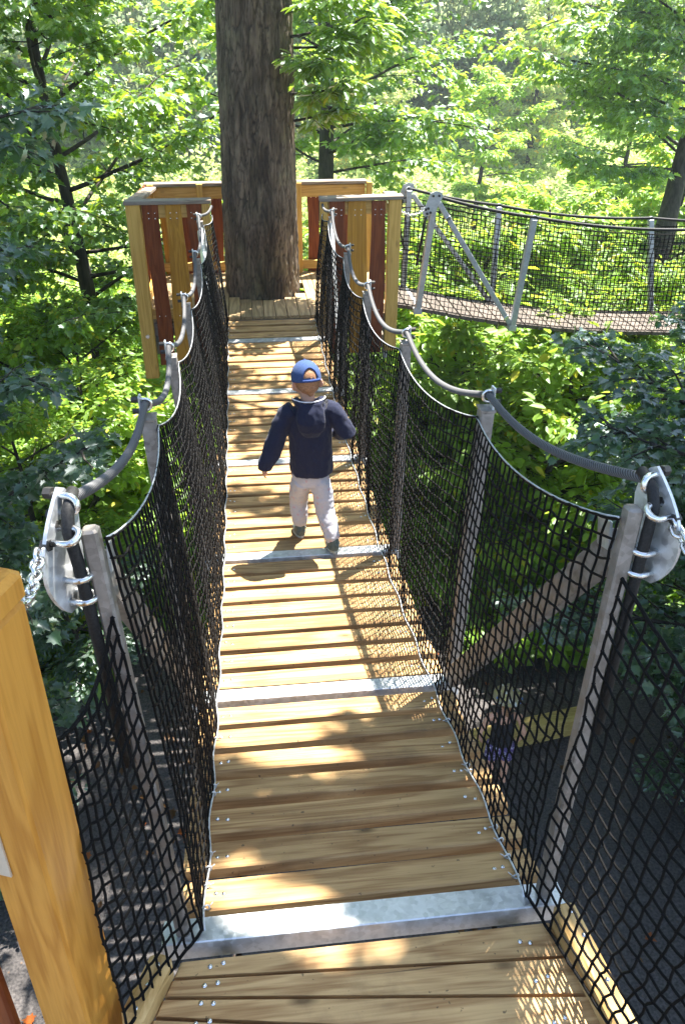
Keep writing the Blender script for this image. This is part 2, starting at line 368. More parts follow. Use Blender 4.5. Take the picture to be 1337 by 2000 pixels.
bridge = thing('suspension_bridge', 'narrow plank suspension bridge with black rope nets that the boy walks on', 'bridge')
planks, screws = MB(), MB()
sd_ = MB(); sd_.dome((0,0,0), .0072, .0048); SCREW = sd_.build('screw', M['chrome'], None, True); SCREWS = []
def screw(p, parent):
    o = SCREW if not SCREWS else SCREW.copy()
    if SCREWS: COL.objects.link(o)
    o.location = p; o.parent = parent; SCREWS.append(o)
near_screws = []
def plank(y0, y1, x0=-.52, x1=.52, th=.042):
    yc = (y0+y1)/2; zc = deck_z(yc)-.001+rnd.uniform(-.0015, .0015)
    sl_ = (deck_z(y1)-deck_z(y0))/(y1-y0)
    up = V((0, -sl_, 1)).normalized(); rot = rnd.uniform(-.0025, .0025)
    a = V((x0+rnd.uniform(-.008,.008), yc-rot, zc-th/2)); b = V((x1+rnd.uniform(-.008,.008), yc+rot, zc-th/2))
    planks.beam(a, b, (y1-y0), th, .0045, up)
    for sx in (-1, 1):
        for k in (0, .03):
            p_ = (sx*(.395+k)+rnd.uniform(-.004,.004), yc+rnd.uniform(-.01,.01), zc)
            if yc < 2.6: near_screws.append(p_)
            else: screws.dome(p_, .0068, .0045, up)
for i in range(5):
    y0 = FY[i]+BW+.012; n = NB[i]; pitch = (FY[i+1]-.004-y0)/n
    for k in range(n):
        plank(y0+k*pitch+.016+rnd.uniform(-.003,.003), y0+(k+1)*pitch-.025+rnd.uniform(-.003,.003))
y0 = FY[5]+BW+.012
for k in range(3): plank(y0+k*PP+.016, y0+(k+1)*PP-.025)
deck = planks.build('deck', M['deck'], bridge)
tag(screws.build('screw_heads', M['chrome'], deck), kind='stuff')
for p_ in near_screws: screw(p_, deck)
# two long bearers under the planks
br = MB()
for sx in (-1, 1):
    pts = [V((sx*.36, y, deck_z(y)-.075)) for y in np.linspace(-.05, 7.05, 40)]
    br.tube(pts, .009, 6)
br.build('bearer_cables', M['blackcable'], bridge, True)

def ubolt(mb, c, axis, leg, r, wire, n=8):
    """U round an axis: two legs pointing along 'leg' and a half loop"""
    c, axis, leg = V(c), V(axis).normalized(), V(leg).normalized(); side = axis.cross(leg)
    pts = [c+side*r+leg*.035]+[c+side*r*math.cos(a)-leg*r*math.sin(a) for a in np.linspace(0, math.pi, 9)]+[c-side*r+leg*.035]
    mb.tube(pts, wire, n)

def frame(i):
    f = thing('steel_frame', None, None); del_keys(f); f.parent = bridge
    cb = MB(); y, z = FY[i], FZ[i]
    s = (deck_z(y+BW+.05)-deck_z(y-.05))/(BW+.1)
    up = V((0, -s, 1)).normalized()
    cb.beam((-.56, y+BW/2, z-.028), (.56, y+BW/2, z-.028), BW, .058, .003, up)
    cb.build('cross_bar', M['zinc'], f)
    for sx, T in ((-1, TOPL[i]), (1, TOPR[i])):
        T = V(T); B = V((sx*(.535 if i else .50), y+BW/2, z-.05)); d = (T-B).normalized(); outw = V((sx, 0, 0)); outw = (outw-d*outw.dot(d)).normalized()
        p = MB(); pw, ph_ = (.036, .042) if i == 0 else (.052, .058)
        p.beam(B, T, pw, ph_, .006, (0, 1, 0))
        if i: p.box(T+d*.004, (.056, .068, .008), Matrix.Rotation(math.atan2(d.x, d.z), 3, 'Y'))
        po = p.build('post', M['zincpost'], f)
        if i == 0: continue
        # cable clamp: an upright fin with a U bolt and two nuts
        c = MB(); ct = T+d*.052+outw*.018
        c.beam(T+outw*.02, ct+d*.035, .045, .008, .003, outw)
        c.build('clamp_fin', M['zinc'], f)
        u = MB(); ubolt(u, ct-outw*.016, (0, 1, 0), outw, .021, .006); u.build('clamp_bolt', M['chrome'], f, True)
        for k in (-.021, .021):
            nu = MB(); nu.tube([ct+outw*.004+d*k, ct+outw*.03+d*k], .0105, 6); nu.build('clamp_nut', M['darksteel'], f)
    return f
def del_keys(o):
    for k in ('label', 'category', 'group'):
        if k in o: del o[k]
frames = [frame(i) for i in range(6)]

# handrail cables -----------------------------------------------------------
def cable_pts(sx, TOP):
    pts = []
    an = []
    for i, T in enumerate(TOP):
        T = V(T); B = V((sx*.535, FY[i]+BW/2, FZ[i])); d = (T-B).normalized()
        an.append(T + d*(.055) + V((sx*.004, 0, 0)) if i else T + V((sx*.036, .035, .05)))
    an.append(V((sx*.535, 7.03, .60)))
    for i in range(len(an)-1):
        a, b = an[i], an[i+1]; sag = .052 if i == 0 else (.095 if i < 5 else .02)
        n = 60
        for k in range(n):
            t = k/n
            q = a.lerp(b, t); s_ = 4*t*(1-t)
            # stiff cable: flat over the clamps, bowed between
            q.z -= sag*(s_**1.15); q.x -= sx*.02*s_
            pts.append(q)
    pts.append(an[-1])
    return pts
for sx, TOP in ((-1, TOPL), (1, TOPR)):
    T = V(TOP[0]); pts = cable_pts(sx, TOP)
    c = MB(); lob = lambda a: .80+.27*abs(math.cos(3*a))
    # resample evenly
    out_, acc = [pts[0]], 0.
    step = .0019
    for a, b in zip(pts, pts[1:]):
        L = (b-a).length
        if L == 0: continue
        t = step-acc
        while t < L:
            out_.append(a.lerp(b, t/L)); t += step
        acc = (acc+L) % step if L >= step-acc else acc+L
    c.tube(out_, .0122, 24, twist=92., prof=lob)
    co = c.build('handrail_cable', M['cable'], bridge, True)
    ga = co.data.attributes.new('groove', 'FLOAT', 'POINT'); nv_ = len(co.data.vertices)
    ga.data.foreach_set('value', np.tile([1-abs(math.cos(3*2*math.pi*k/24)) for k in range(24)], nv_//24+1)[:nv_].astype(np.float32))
    # end of the cable bent down along the first post
    e = MB(); B0 = V((sx*.50, FY[0]+BW/2, FZ[0])); d = (T-B0).normalized(); o0 = V((sx*.034, -.004, 0))
    st = pts[0]
    ep = [st+V((0,.03,.004)), st, st+V((sx*.003,-.03,-.012)), st+V((sx*.004,-.05,-.05)), T+o0-d*.06+V((0,-.018,0)), T+o0-d*.3+V((0,-.012,0)), T+o0-d*.62+V((0,-.01,0))]
    e.tube(ep, .0135, 14); e.build('cable_end', M['blackcable'], bridge, True)
    # saddle plate with four U bolts, on the outer side of the first post
    th2 = rad(23); az = V((sx*math.cos(th2), math.sin(th2), 0)); az = (az-d*az.dot(d)).normalized()
    pl = MB(); ay = d; ax = ay.cross(az)*(1 if sx < 0 else -1); ax = ax if ax.y > 0 else -ax
    poly = []
    for t in np.linspace(0, 1, 15):   # curved near edge, from the bottom to the pointed top
        poly.append((-.035-.05*math.sin(math.pi*t**.8)+.055*t**3, -.19+.27*t))
    poly += [(.035, .072), (.055, .045), (.06, 0), (.04, -.12), (.012, -.19)]
    pl.prism([(x*1.05, y) for x, y in poly], T+V((sx*.058, .012, 0)), ax, ay, az, .009)
    plate = pl.build('saddle_plate', M['zinc'], frames[0])
    for dy, dz_, axis in ((.018, .045, (0, 1, -.25)), (-.03, .0, (0, .5, -1)), (-.012, -.105, (0, 0, 1)), (-.01, -.16, (0, 0, 1))):
        c0 = T+V((sx*.036, dy, 0))+d*dz_
        ub = MB(); ubolt(ub, c0, axis, az, .0205, .0078, 10); ub.build('u_bolt', M['chrome'], frames[0], True)
        for k in (-1, 1):
            sd = V(axis).normalized().cross(az)
            q = c0+sd*k*.026
            nu = MB(); nu.tube([q+az*.034, q+az*.052], .013, 6); nu.build('bolt_nut', M['darksteel'], frames[0])

# diagonal braces of the end bays -------------------------------------------
def brace(a, b, mt, par, wd=.075, flat=.03, upv_=(0, 1, 0)):
    m_ = MB(); m_.beam(a, b, wd, flat, .004, upv_); return m_.build('brace', mt, par)
for sx in (-1, 1):
    T = V(TOPL[0] if sx < 0 else TOPR[0])
    a = T+V((-sx*.0, .03, -.12)); b = V((sx*.525, FY[1]-.0, FZ[1]+.05))
    o = brace(a, b, M['zincpost'], bridge, .034, .085, (0, .6, .8))
    lug = MB(); lug.beam(T+V((-sx*.022, .035, -.10)), T+V((-sx*.022, .10, -.12)), .007, .075, .003, (0, 0, 1)); lug.build('brace_lug', M['zinc'], o)
    T = V(TOPL[5] if sx < 0 else TOPR[5])
    a = T+V((0, -.06, -.05)); b = V((sx*.525, FY[4]+.06, FZ[4]+.05))
    brace(a, b, M['zinc'], bridge, .03, .07, (0, .6, .8))

# rope nets ------------------------------------------------------------------
def netmesh(name, botf, topf, us, nv, r, material, parent, seed, drape=0.):
    """square net: vertical and lengthwise cords, knots where they cross"""
    rg = random.Random(seed); g = []
    ph = [rg.uniform(0, 6) for _ in range(6)]
    for iu, u in enumerate(us):
        b, t = botf(u), topf(u); colm = []
        n_ = max(2, nv)
        for k in range(n_+1):
            v = k/n_
            p = b.lerp(t, v)
            j = .007 if 0 < k < n_ else .002
            wv = math.sin(v*math.pi)
            p = p+V((drape*wv*(1+.5*math.sin(u*5+ph[0]+v*2)), .012*math.sin(v*7+u*4+ph[1])*wv+rg.uniform(-j, j), .010*math.sin(u*9+ph[2]+v*3)*wv+rg.uniform(-j, j)))
            colm.append(p)
        g.append(colm)
    vs, fs = [], []
    def cord(pts, rr):
        n = 5; base = len(vs); ref = None
        for i, p in enumerate(pts):
            d = (pts[min(i+1, len(pts)-1)]-pts[max(i-1, 0)]).normalized()
            a = d.cross(V((.31, .17, .93)) if abs(d.z) < .8 else V((1, .2, .1))).normalized(); b_ = d.cross(a)
            for k in range(n):
                an = 2*math.pi*k/n
                vs.append(tuple(p+(a*math.cos(an)+b_*math.sin(an))*rr))
        for i in range(len(pts)-1):
            for k in range(n):
                l = (k+1) % n
                fs.append((base+i*n+k, base+i*n+l, base+(i+1)*n+l, base+(i+1)*n+k))
    def split(pts):
        o_ = [pts[0]]
        for a, b in zip(pts, pts[1:]): o_ += [a.lerp(b, .5)+V((rg.uniform(-.002,.002), rg.uniform(-.002,.002), rg.uniform(-.003,.0))), b]
        return o_
    for c_ in g: cord(split(c_), r)
    for k in range(len(g[0])): cord(split([c_[k] for c_ in g]), r*(1.35 if k in (0, len(g[0])-1) else 1))
    # knots
    for c_ in g:
        for p in c_:
            b0 = len(vs); q = r*1.75
            for dx, dy, dz in ((q,0,0),(-q,0,0),(0,q,0),(0,-q,0),(0,0,q),(0,0,-q)): vs.append((p.x+dx, p.y+dy, p.z+dz))
            for a in ((0,2,4),(2,1,4),(1,3,4),(3,0,4),(2,0,5),(1,2,5),(3,1,5),(0,3,5)): fs.append(tuple(b0+i for i in a))
    me = bpy.data.meshes.new(name); me.from_pydata(vs, [], fs); me.materials.append(material)
    me.polygons.foreach_set('use_smooth', [True]*len(me.polygons))
    return link(name, me, parent)
def net_side(sx, TOP):
    tops = [V(t)+V((-sx*.03, 0, -.03)) for t in TOP]+[V((sx*.535, 7.0, .52))]
    ys = [t.y for t in tops]
    yb = [FY[i]+BW/2 for i in range(6)]+[7.04]
    def top(u):
        i = min(int(u), 5); t = u-i; q = tops[i].lerp(tops[i+1], t)
        q.z -= (.062 if i == 0 else .068)*(1-(2*t-1)**2)**.9*(1 if i < 5 else .3); q.x -= sx*.03*4*t*(1-t); return q
    def bot(u):
        i = min(int(u), 5); t = u-i; y = yb[i]+(yb[i+1]-yb[i])*t
        return V((sx*(.452+.006*math.sin(u*21)), y, deck_z(y)+.008))
    us = []
    for i in range(6):
        n = round((yb[i+1]-yb[i])/.047); us += [i+k/n for k in range(n)]
    us.append(6.)
    o = netmesh('rope_net', bot, top, us, 24, .0034, M['net'], bridge, 3+sx, drape=-sx*.012)
    w_ = MB(); w_.tube([top(u)+V((0,0,.0035)) for u in np.linspace(0, 6, 120)], .0028, 6); w_.build('top_wire', M['zincgrey'], o, True); w_ = MB(); w_.tube([bot(u)+V((-sx*.004,0,.002)) for u in np.linspace(0, 6, 160)], .003, 6)
    w_.build('edge_wire', M['zinc'], o, True)
    for y in (.12, .20, .27, .33, .62, .66, .95):
        t_ = MB(); c = V((sx*.447, y, deck_z(y)+.010)); t_.tube([c+V((math.cos(a)*.010, .003*math.sin(2*a), math.sin(a)*.009)) for a in np.linspace(0, 6.2, 10)], .0024, 5, closed=True)
        t_.tube([c+V((-sx*.008, 0, .002)), c+V((-sx*.02, .012*rnd.uniform(-1,1), .008))], .0016, 5)
        t_.build('wire_tie', M['zinc'], o, True)
net_side(-1, TOPL); net_side(1, TOPR)

# ------------------------------------------------------------------ near landing
landing = thing('entrance_platform', 'near wooden landing with glazed corner post and kerb boards at the bridge start', 'platform')
rp, rs = MB(), []
# radial boards of the short ramp: narrower at the left end
cl, cr = [-.04-.05*k for k in range(10)], [-.04-.106*k for k in range(10)]
for k in range(9):
    a0, a1, b0, b1 = cl[k], cl[k+1]+.012, cr[k], cr[k+1]+.012
    z0 = .002+.006*k; th = .04
    for zz in (0,):
        xl = lambda y: -.512+.38*(y+.05); xr = lambda y: .492-.17*(y+.03)
        p = [V((xl(a1), a1, z0)), V((xr(b1), b1, z0)), V((xr(b0), b0, z0)), V((xl(a0), a0, z0))]
        e = .005
        lo = [q-V((0, 0, th)) for q in p]
        md = [V(q)-V((0, 0, e)) for q in p]
        cen = sum(p, V())/4
        tp = [q+(V((cen.x-q.x, cen.y-q.y, 0)).normalized()*e) for q in p]
        rp.rings([lo, md, tp], True)
    for sx, c_ in ((-1, (a0+a1)/2), (1, (b0+b1)/2)):
        for kk in (0, .032):
            rs.append((sx*(.425+.012*k*(1 if sx < 0 else .8))-sx*kk+rnd.uniform(-.006,.006), c_+rnd.uniform(-.004,.008), z0))
ro = rp.build('ramp_boards', M['deck'], landing); [screw(p_, ro) for p_ in rs if p_[1] > -.75]
kb = MB()
kb.beam((-.545, -.052, .03), (-.612, -.215, .038), .062, .09, .014)
kbl = kb.build('kerb_board', M['kerb'], landing)
kb = MB(); kb.beam((.525, -.03, .03), (.605, -.75, .055), .062, .09, .01); kbr = kb.build('kerb_board', M['kerb'], landing)
for p in ((-.555,-.085,.077),(-.575,-.135,.078),(-.6,-.19,.08),(.535,-.06,.077),(.545,-.13,.078),(.56,-.25,.081),(.575,-.36,.084),(.58,-.42,.085)): screw(p, kbl if p[0] < 0 else kbr)
PC = V((-.728, -.17, 0)); RZ = Matrix.Rotation(rad(70), 3, 'Z')
gp = MB(); upd = RZ @ V((0, 1, 0)); gp.beam(PC+V((0,0,-1.1)), PC+V((0,0,1.27)), .128, .128, .007, upd); gpo = gp.build('gate_post', M['post'], landing)
gc = MB(); gc.beam(PC+V((0,0,1.272)), PC+V((0,0,1.335)), .14, .14, .012, upd); gc.build('post_cap', M['post'], gpo)
pn = MB(); n_ = RZ @ V((-1, 0, 0)); t_ = RZ @ V((0, 1, 0))
nn = RZ @ V((-1, 0, 0)); tt = RZ @ V((0, -1, 0))
q = PC+nn*.0655-tt*.05; pn.prism([(-.05,0),(.035,0),(.035,.2),(-.05,.2)], q+V((0,0,.665)), tt, (0,0,1), nn, .004); pno = pn.build('notice_plate', M['plate'], gpo)
bb = MB(); bb.beam((-.925,-.2,-.6), (-.925,-.2,.9), .13, .028, .006, (.2,.97,0)); bb.build('baluster_board', M['brown'], landing)
bb = MB(); bb.beam((-1.10,-.2,-.6), (-1.10,-.2,.9), .13, .028, .006, (.2,.97,0)); bb.build('baluster_board', M['amber'], landing)
for zz in (.8, -.35):
    bb = MB(); bb.beam((-.80,-.165,zz), (-1.7,-.165,zz), .05, .1, .006); bb.build('rail', M['raily'], landing)
bb = MB(); bb.beam((.78,-1.0,-1.1), (.78,-1.0,1.3), .128, .128, .007); bb.build('gate_post', M['post'], landing)
for sx in (-.4, .4):
    bb = MB(); bb.beam((sx, -.02, -.115), (sx, -1.9, -.05), .08, .12, .006); bb.build('joist', M['timber'], landing)
lf = MB()
for k in range(8):
    lf.beam((-.55, -.58-k*.14, .06), (.62, -1.1-k*.14, .06), .125, .034, .004)
lf.build('landing_boards', M['deck'], landing)
# net panels between first frame and landing posts
def panel(name, p_bot0, p_bot1, p_top0, p_top1, nu, nv, seed, label, sag=.05):
    b0, b1, t0, t1 = map(V, (p_bot0, p_bot1, p_top0, p_top1))
    def bot(u): return b0.lerp(b1, u)
    def top(u):
        q = t0.lerp(t1, u); q.z -= sag*4*u*(1-u); return q
    o = netmesh(name, bot, top, [k/nu for k in range(nu+1)], nv, .0036, M['net'], None, seed)
    return tag(o, label, 'net')
panel('rope_net_panel', (-.455,.035,.012), (-.615,-.235,.085), (-.565,.125,1.02), (-.66,-.10,.90), 9, 20, 21, 'small black net panel between the glazed corner post and the first steel frame', .06)
panel('rope_net_panel', (.455,.035,.012), (.60,-.72,.11), (.575,.12,1.04), (.74,-.94,1.03), 20, 21, 22, 'black net panel in the lower right corner beside the kerb board', .08)
# chains
def chain(a, b, sag, n, label, tilt, wire=.0046):
    a, b = V(a), V(b); m_ = MB()
    P_ = [a.lerp(b, k/n)-V((0, 0, sag*4*(k/n)*(1-k/n))) for k in range(n+1)]
    for k in range(n):
        p, q = P_[k], P_[k+1]; d = (q-p).normalized(); c = (p+q)/2; L = (q-p).length
        s_ = d.orthogonal().normalized(); s_ = Matrix.Rotation(rad(45)+(math.pi/2 if k % 2 else 0)+tilt, 3, d) @ s_
        hl, hw = L*.5+.005, .0125
        pts = [c+d*((hl-hw)*(1 if math.cos(t) > 0 else -1)+hw*math.cos(t))+s_*hw*math.sin(t) for t in np.linspace(0, 2*math.pi, 14, endpoint=False)]
        m_.tube(pts, wire, 6, closed=True)
    return tag(m_.build('safety_chain', M['chrome'], None, True), label, 'chain')
chain((-.688,.125,1.20), (-.675,-.105,1.235), .03, 12, 'bright zinc chain from the left saddle plate to the glazed corner post', .2)
chain((.675,.16,1.175), (.77,-.93,1.22), .1, 42, 'bright zinc chain running out of frame from the right saddle plate', .2)

# ------------------------------------------------------------------ tree platform
plat = thing('tree_platform', 'square wooden platform with brown and amber boards built round the thick trunk', 'platform')
X0, X1, Y0, Y1 = -1.345, 1.31, 7.09, 8.86
TR = V((-.045, 8.115, 0)); TRR = .415
d_ = MB(); x = X0+.05; rr = random.Random(2)
while x < X1-.05:
    wd = .122; xc = x+wd/2; dx = abs(xc-TR.x)
    hole = TRR+.035
    if dx < hole:
        hy = math.sqrt(hole*hole-dx*dx)
        if TR.y-hy > Y0+.05: d_.beam((xc, Y0, ZPL-.017), (xc, TR.y-hy, ZPL-.017), wd-.006, .034, .004)
        if TR.y+hy < Y1-.05: d_.beam((xc, TR.y+hy, ZPL-.017), (xc, Y1, ZPL-.017), wd-.006, .034, .004)
    else: d_.beam((xc, Y0, ZPL-.017), (xc, Y1, ZPL-.017), wd-.006, .034, .004)
    x += wd
d_.build('deck_boards', M['deck_y'], plat)
def bar(name, mt, *a):
    m_ = MB(); m_.beam(*a); return m_.build(name, M[mt], plat)
for yy, zz, wd, ht, ins in ((Y0+.03, .11, .06, .14, .06), (Y1-.05, .11, .06, .14, .06), (Y0+.4, .2, .08, .12, .1), (Y1-.4, .2, .08, .12, .1)):
    bar('joist', 'cap', (X0+ins, yy, ZPL-zz), (X1-ins, yy, ZPL-zz), wd, ht, .005)
for xx in (X0+.14, -.62, .52, X1-.14): bar('bearer', 'capy', (xx, Y0+.1, ZPL-.34), (xx, Y1-.05, ZPL-.34), .08, .14, .005)
for xx in (X0+.10, X1-.10): bar('steel_bracket', 'zincgrey', (xx, Y0+.015, ZPL-.03), (xx, Y0+.015, ZPL-.5), .05, .02, .003, (0,1,0))
def post(p, z0, z1, wx, wy, mt='post2'):
    m_ = MB(); m_.beam((p[0], p[1], z0), (p[0], p[1], z1), wx, wy, .006, (0,1,0)); return m_.build('post', M[mt], plat)
zr = .625
for p, z0, wx in (((X0+.07, Y0-.035), -1.12, .138), ((X1-.06, Y0-.035), -.9, .125), ((-.59, Y0-.02), -.6, .075), ((.55, Y0-.02), -.6, .07)):
    po = post(p, z0, zr+.01, wx, .09)
    if wx > .1:
        b_ = MB(); b_.tube([(p[0], p[1]-.045, ZPL-.25+.1), (p[0], p[1]-.056, ZPL-.25+.1)], .02, 12); b_.build('coach_bolt', M['chrome'], po)
for p in ((X0+.07, Y1-.06), (X1-.06, Y1-.06), (.42, Y1-.05), (-.72, Y1-.05)): post(p, -.7, zr-.1, .07, .07)
ca = MB(); ca.beam((X0-.01, Y0-.03, zr+.018), (-.535, Y0-.03, zr+.022), .14, .036, .005); ca.build('hand_rail', M['cap'], plat)
ca = MB(); ca.beam((.505, Y0-.03, zr+.022), (X1+.015, Y0-.03, zr+.034), .14, .036, .005); ca.build('hand_rail', M['cap'], plat)
zb = .475
ca = MB(); ca.beam((X0+.07, Y0+.045, zr+.012), (X0+.07, Y1, zb), .14, .036, .005); ca.build('hand_rail', M['capy'], plat)
ca = MB(); ca.beam((X0, Y1-.0, zb+.037), (X1-.09, Y1-.0, zb+.045), .14, .036, .005); ca.build('hand_rail', M['cap'], plat)
ca = MB(); ca.beam((X1-.06, Y0+.045, zr+.022), (X1-.06, Y0+.36, zr+.0), .12, .036, .005); ca.build('hand_rail', M['capy'], plat)
for zz, ht in ((zr-.07, .12), (ZPL+.06, .10)):
    bar('cross_rail', 'rail', (X0+.14, Y0-.008, zz), (-.63, Y0-.008, zz), .045, ht, .005); bar('cross_rail', 'rail', (.59, Y0-.008, zz), (X1-.13, Y0-.008, zz), .045, ht, .005)
bar('cross_rail', 'rail', (X0+.1, Y1+.0, zb-.06), (X1-.1, Y1+.0, zb-.05), .05, .13, .005); bar('cross_rail', 'rail', (X0+.1, Y1-.03, ZPL+.09), (X1-.1, Y1-.03, ZPL+.09), .05, .10, .005)
bar('cross_rail', 'raily', (X0+.05, Y0+.05, zr-.08), (X0+.05, Y1-.08, zb-.06), .045, .11, .005); bar('cross_rail', 'raily', (X0+.05, Y0+.05, ZPL+.06), (X0+.05, Y1-.08, ZPL+.06), .045, .1, .005)
def baluster(p, z0, z1, wd, mt, ang=0., seed=0, par=None):
    r_ = random.Random(seed); n = 14; L_, R_ = [], []
    pa, pb = r_.uniform(0, 6), r_.uniform(0, 6)
    for k in range(n+1):
        t = k/n; L_.append((-wd/2*(1+.16*math.sin(pa+t*4.5)), z0+(z1-z0)*t)); R_.append((wd/2*(1+.16*math.sin(pb+t*5)), z0+(z1-z0)*t))
    ax = V((math.cos(ang), math.sin(ang), 0)); nz = V((-math.sin(ang), math.cos(ang), 0))
    m_ = MB(); m_.prism(L_+R_[::-1], V((p[0], p[1], 0))-nz*.013, ax, (0,0,1), nz, .026)
    o = m_.build('baluster_board', M[mt], plat)
    s_ = MB()
    for zz in (z1-.08, z1-.13, ZPL+.05):
        for dx in (-.03, .03): s_.dome(V((p[0], p[1], zz))+ax*dx-nz*.013, .006, .004, -nz)
    s_.build('screw_heads', M['chrome'], o)
for xx, mt, wd in ((-1.105,'brown',.15), (-.90,'amber',.175), (-.70,'brown',.15), (.69,'brown',.15), (.885,'amber',.175), (1.085,'brown',.15)):
    baluster((xx, Y0-.047), -.98 if xx < 0 else -.92, zr, wd, mt, 0, int(xx*100)+500)
for k, mt in enumerate(('amber','brown','amber','brown','brown')):
    baluster((X0+.012, Y0+.26+k*.33), -.75, zr-.02-.02*k, .12, mt, math.pi/2, k)
for xx, mt, wd in ((-1.13,'amber',.15),(-.93,'brown',.14), (-.74,'amber',.13), (-.55,'brown',.13), (-.37,'amber',.1), (.40,'amber',.1), (.60,'brown',.15), (.82,'amber',.15), (1.04,'brown',.14)):
    baluster((xx, Y1+.04), -.7, zb+.0, wd, mt, 0, int(xx*100)+900)

# ------------------------------------------------------------------ second bridge
b2 = thing('side_bridge', 'second suspension bridge leaving the tree platform to the right over the bushes', 'bridge')
SX = [1.6, 2.69, 4.75, 6.85, 8.9]; SZ = [-.555, -.775, -.945, -.98, -.93]
YN, YF = 7.44, 8.18
def z2(x): return float(np.interp(x, np.linspace(1.3, 9, 60), np.interp(np.linspace(1.3, 9, 60), [1.3,1.6,2.1,2.69,3.4,4.1,4.75,5.8,6.85,8.9], [-.50,-.56,-.67,-.775,-.865,-.915,-.945,-.975,-.985,-.93])))
pk = MB(); x = 1.34; rr = random.Random(8)
while x < 9.:
    up = V((-(z2(x+.07)-z2(x-.07))/.14, 0, 1)); pk.beam((x+.07, YN-.03+rr.uniform(-.01,.01), z2(x+.07)-.02), (x+.07, YF+.05, z2(x+.07)-.02), .14, .042, .004, up); x += .152
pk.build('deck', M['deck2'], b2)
TN = [(1.70,7.27,.60), (2.765,7.28,.375), (4.74,7.3,.215), (6.8,7.3,.18), (8.9,7.3,.22)]
TF = [(1.64,8.36,.495), (2.73,8.45,.28), (4.62,8.45,.105), (6.75,8.45,.08), (8.85,8.45,.12)]
for i in range(5):
    f = thing('steel_frame', None, None); f.parent = b2; del_keys(f)
    c = MB(); c.beam((SX[i], YN-.1, SZ[i]-.035), (SX[i], YF+.1, SZ[i]-.035), .09, .06, .004); c.build('cross_bar', M['zincgrey'], f)
    for T, y in ((TN[i], YN-.06), (TF[i], YF+.06)):
        p = MB(); p.beam((SX[i], y, SZ[i]-.06), T, .062, .062, .006, (0,1,0)); p.tube([V(T)-V((.0,.012,0)), V(T)+V((0,.012,.0))], .04, 12); p.build('post', M['zincgrey'], f)
        if i == 0:
            q = MB(); s_ = -1 if y < 8 else 1
            q.prism([(-.13,-.14),(-.10,-.17),(0,-.12),(.07,.02),(.06,.06),(0,.075),(-.06,.05)], V(T)+V((0, s_*.036, .0)), (1,0,0), (0,0,1), (0,s_,0), .01); qo = q.build('saddle_plate', M['zincgrey'], f)
            for a, b in ((-.1,-.1),(-.085,-.14),(-.075,-.09),(-.05,-.13),(-.03,.03),(.03,.03)):
                q = MB(); q.tube([V(T)+V((a, s_*.045, b)), V(T)+V((a, s_*.062, b))], .013, 6); q.build('bolt_nut', M['darksteel'], f)
for s_, T, y in ((-1, TN, YN), (1, TF, YF)):
    pts = []
    for i in range(4):
        for k in range(20):
            t = k/20; q = V(T[i]).lerp(V(T[i+1]), t); q.z -= (.02 if i == 0 else .05)*4*t*(1-t)-.02; pts.append(q)
    pts = [V(T[0])+V((-.02,0,.02))]+pts[1:]
    c = MB(); c.tube(pts, .017, 8); c.build('handrail_cable', M['blackcable'], b2, True)
    m_ = MB(); m_.beam(V(T[0])+V((.045,0,-.05)), (SX[1]-.03, y+s_*.05, SZ[1]+.01), .05, .062, .004, (0,1,0)); bo = m_.build('brace', M['zincgrey'], b2)
    m_ = MB()
    e0, e1 = V(T[0])+V((.045,0,-.05)), V((SX[1]-.03, y+s_*.05, SZ[1]+.01)); m_.beam(e0.lerp(e1,.1), e0.lerp(e1,.125), .058, .07, .004, (0,1,0)); m_.beam(e0.lerp(e1,.93), e0.lerp(e1,.955), .058, .07, .004, (0,1,0)); m_.build('clamp_band', M['chrome'], bo)
    m_ = MB(); m_.tube([V(T[0])+V((-.07,0,-.1)), V(T[0])+V((-.11,0,-.35)), V((SX[0]-.02,y,SZ[0]+.45))], .013, 8); m_.build('cable_end', M['blackcable'], b2, True)
    def bot(u, y=y, s_=s_): x = 1.36+u*7.5; return V((x, y, z2(x)+.01))
    def top(u, T=T, s_=s_):
        x = 1.36+u*7.5
        xs = [1.36]+[t[0] for t in T]; zs = [T[0][2]-.02]+[t[2] for t in T]; yy = [T[0][1]]+[t[1] for t in T]
        sag = .06*math.sin(math.pi*((x-2.765)/1.975)) if 2.765 < x < 4.74 else .04
        return V((x, float(np.interp(x, xs, yy))-s_*.03, float(np.interp(x, xs, zs))-.05-abs(sag)*.6))
    netmesh('rope_net', bot, top, [k/150 for k in range(151)], 21, .0042, M['net'], b2, 40+s_, drape=0)
chain((1.62,7.25,.52), (1.33,7.2,.50), .06, 14, 'small chain at the start of the second bridge', .1, .004)

# ------------------------------------------------------------------ people
def loft(mb, spine, radii, n=16, up=(0, 1, 0)):
    """elliptical sections (ra, rb) along a spine; ra across, rb along 'up'"""
    sp = [V(p) for p in spine]; rings = []
    upw = V(up)
    for i, p in enumerate(sp):
        d = (sp[min(i+1, len(sp)-1)]-sp[max(i-1, 0)]).normalized()
        b = (upw-d*upw.dot(d)).normalized(); a = d.cross(b)
        ra, rb = radii[i] if isinstance(radii[i], tuple) else (radii[i],)*2
        rings.append([p+a*ra*math.cos(2*math.pi*k/n)+b*rb*math.sin(2*math.pi*k/n) for k in range(n)])
    mb.rings(rings, True)
def ellip(mb, c, r, n=16, m=10, rot=None):
    c = V(c); rings = []
    for i in range(m+1):
        t = math.pi*(i/m); t = min(max(t, .04), math.pi-.04)
        ring = [V((r[0]*math.sin(t)*math.cos(2*math.pi*k/n), r[1]*math.sin(t)*math.sin(2*math.pi*k/n), r[2]*math.cos(t))) for k in range(n)]
        if rot: ring = [rot @ q for q in ring]
        rings.append([c+q for q in ring])
    mb.rings(rings, True)
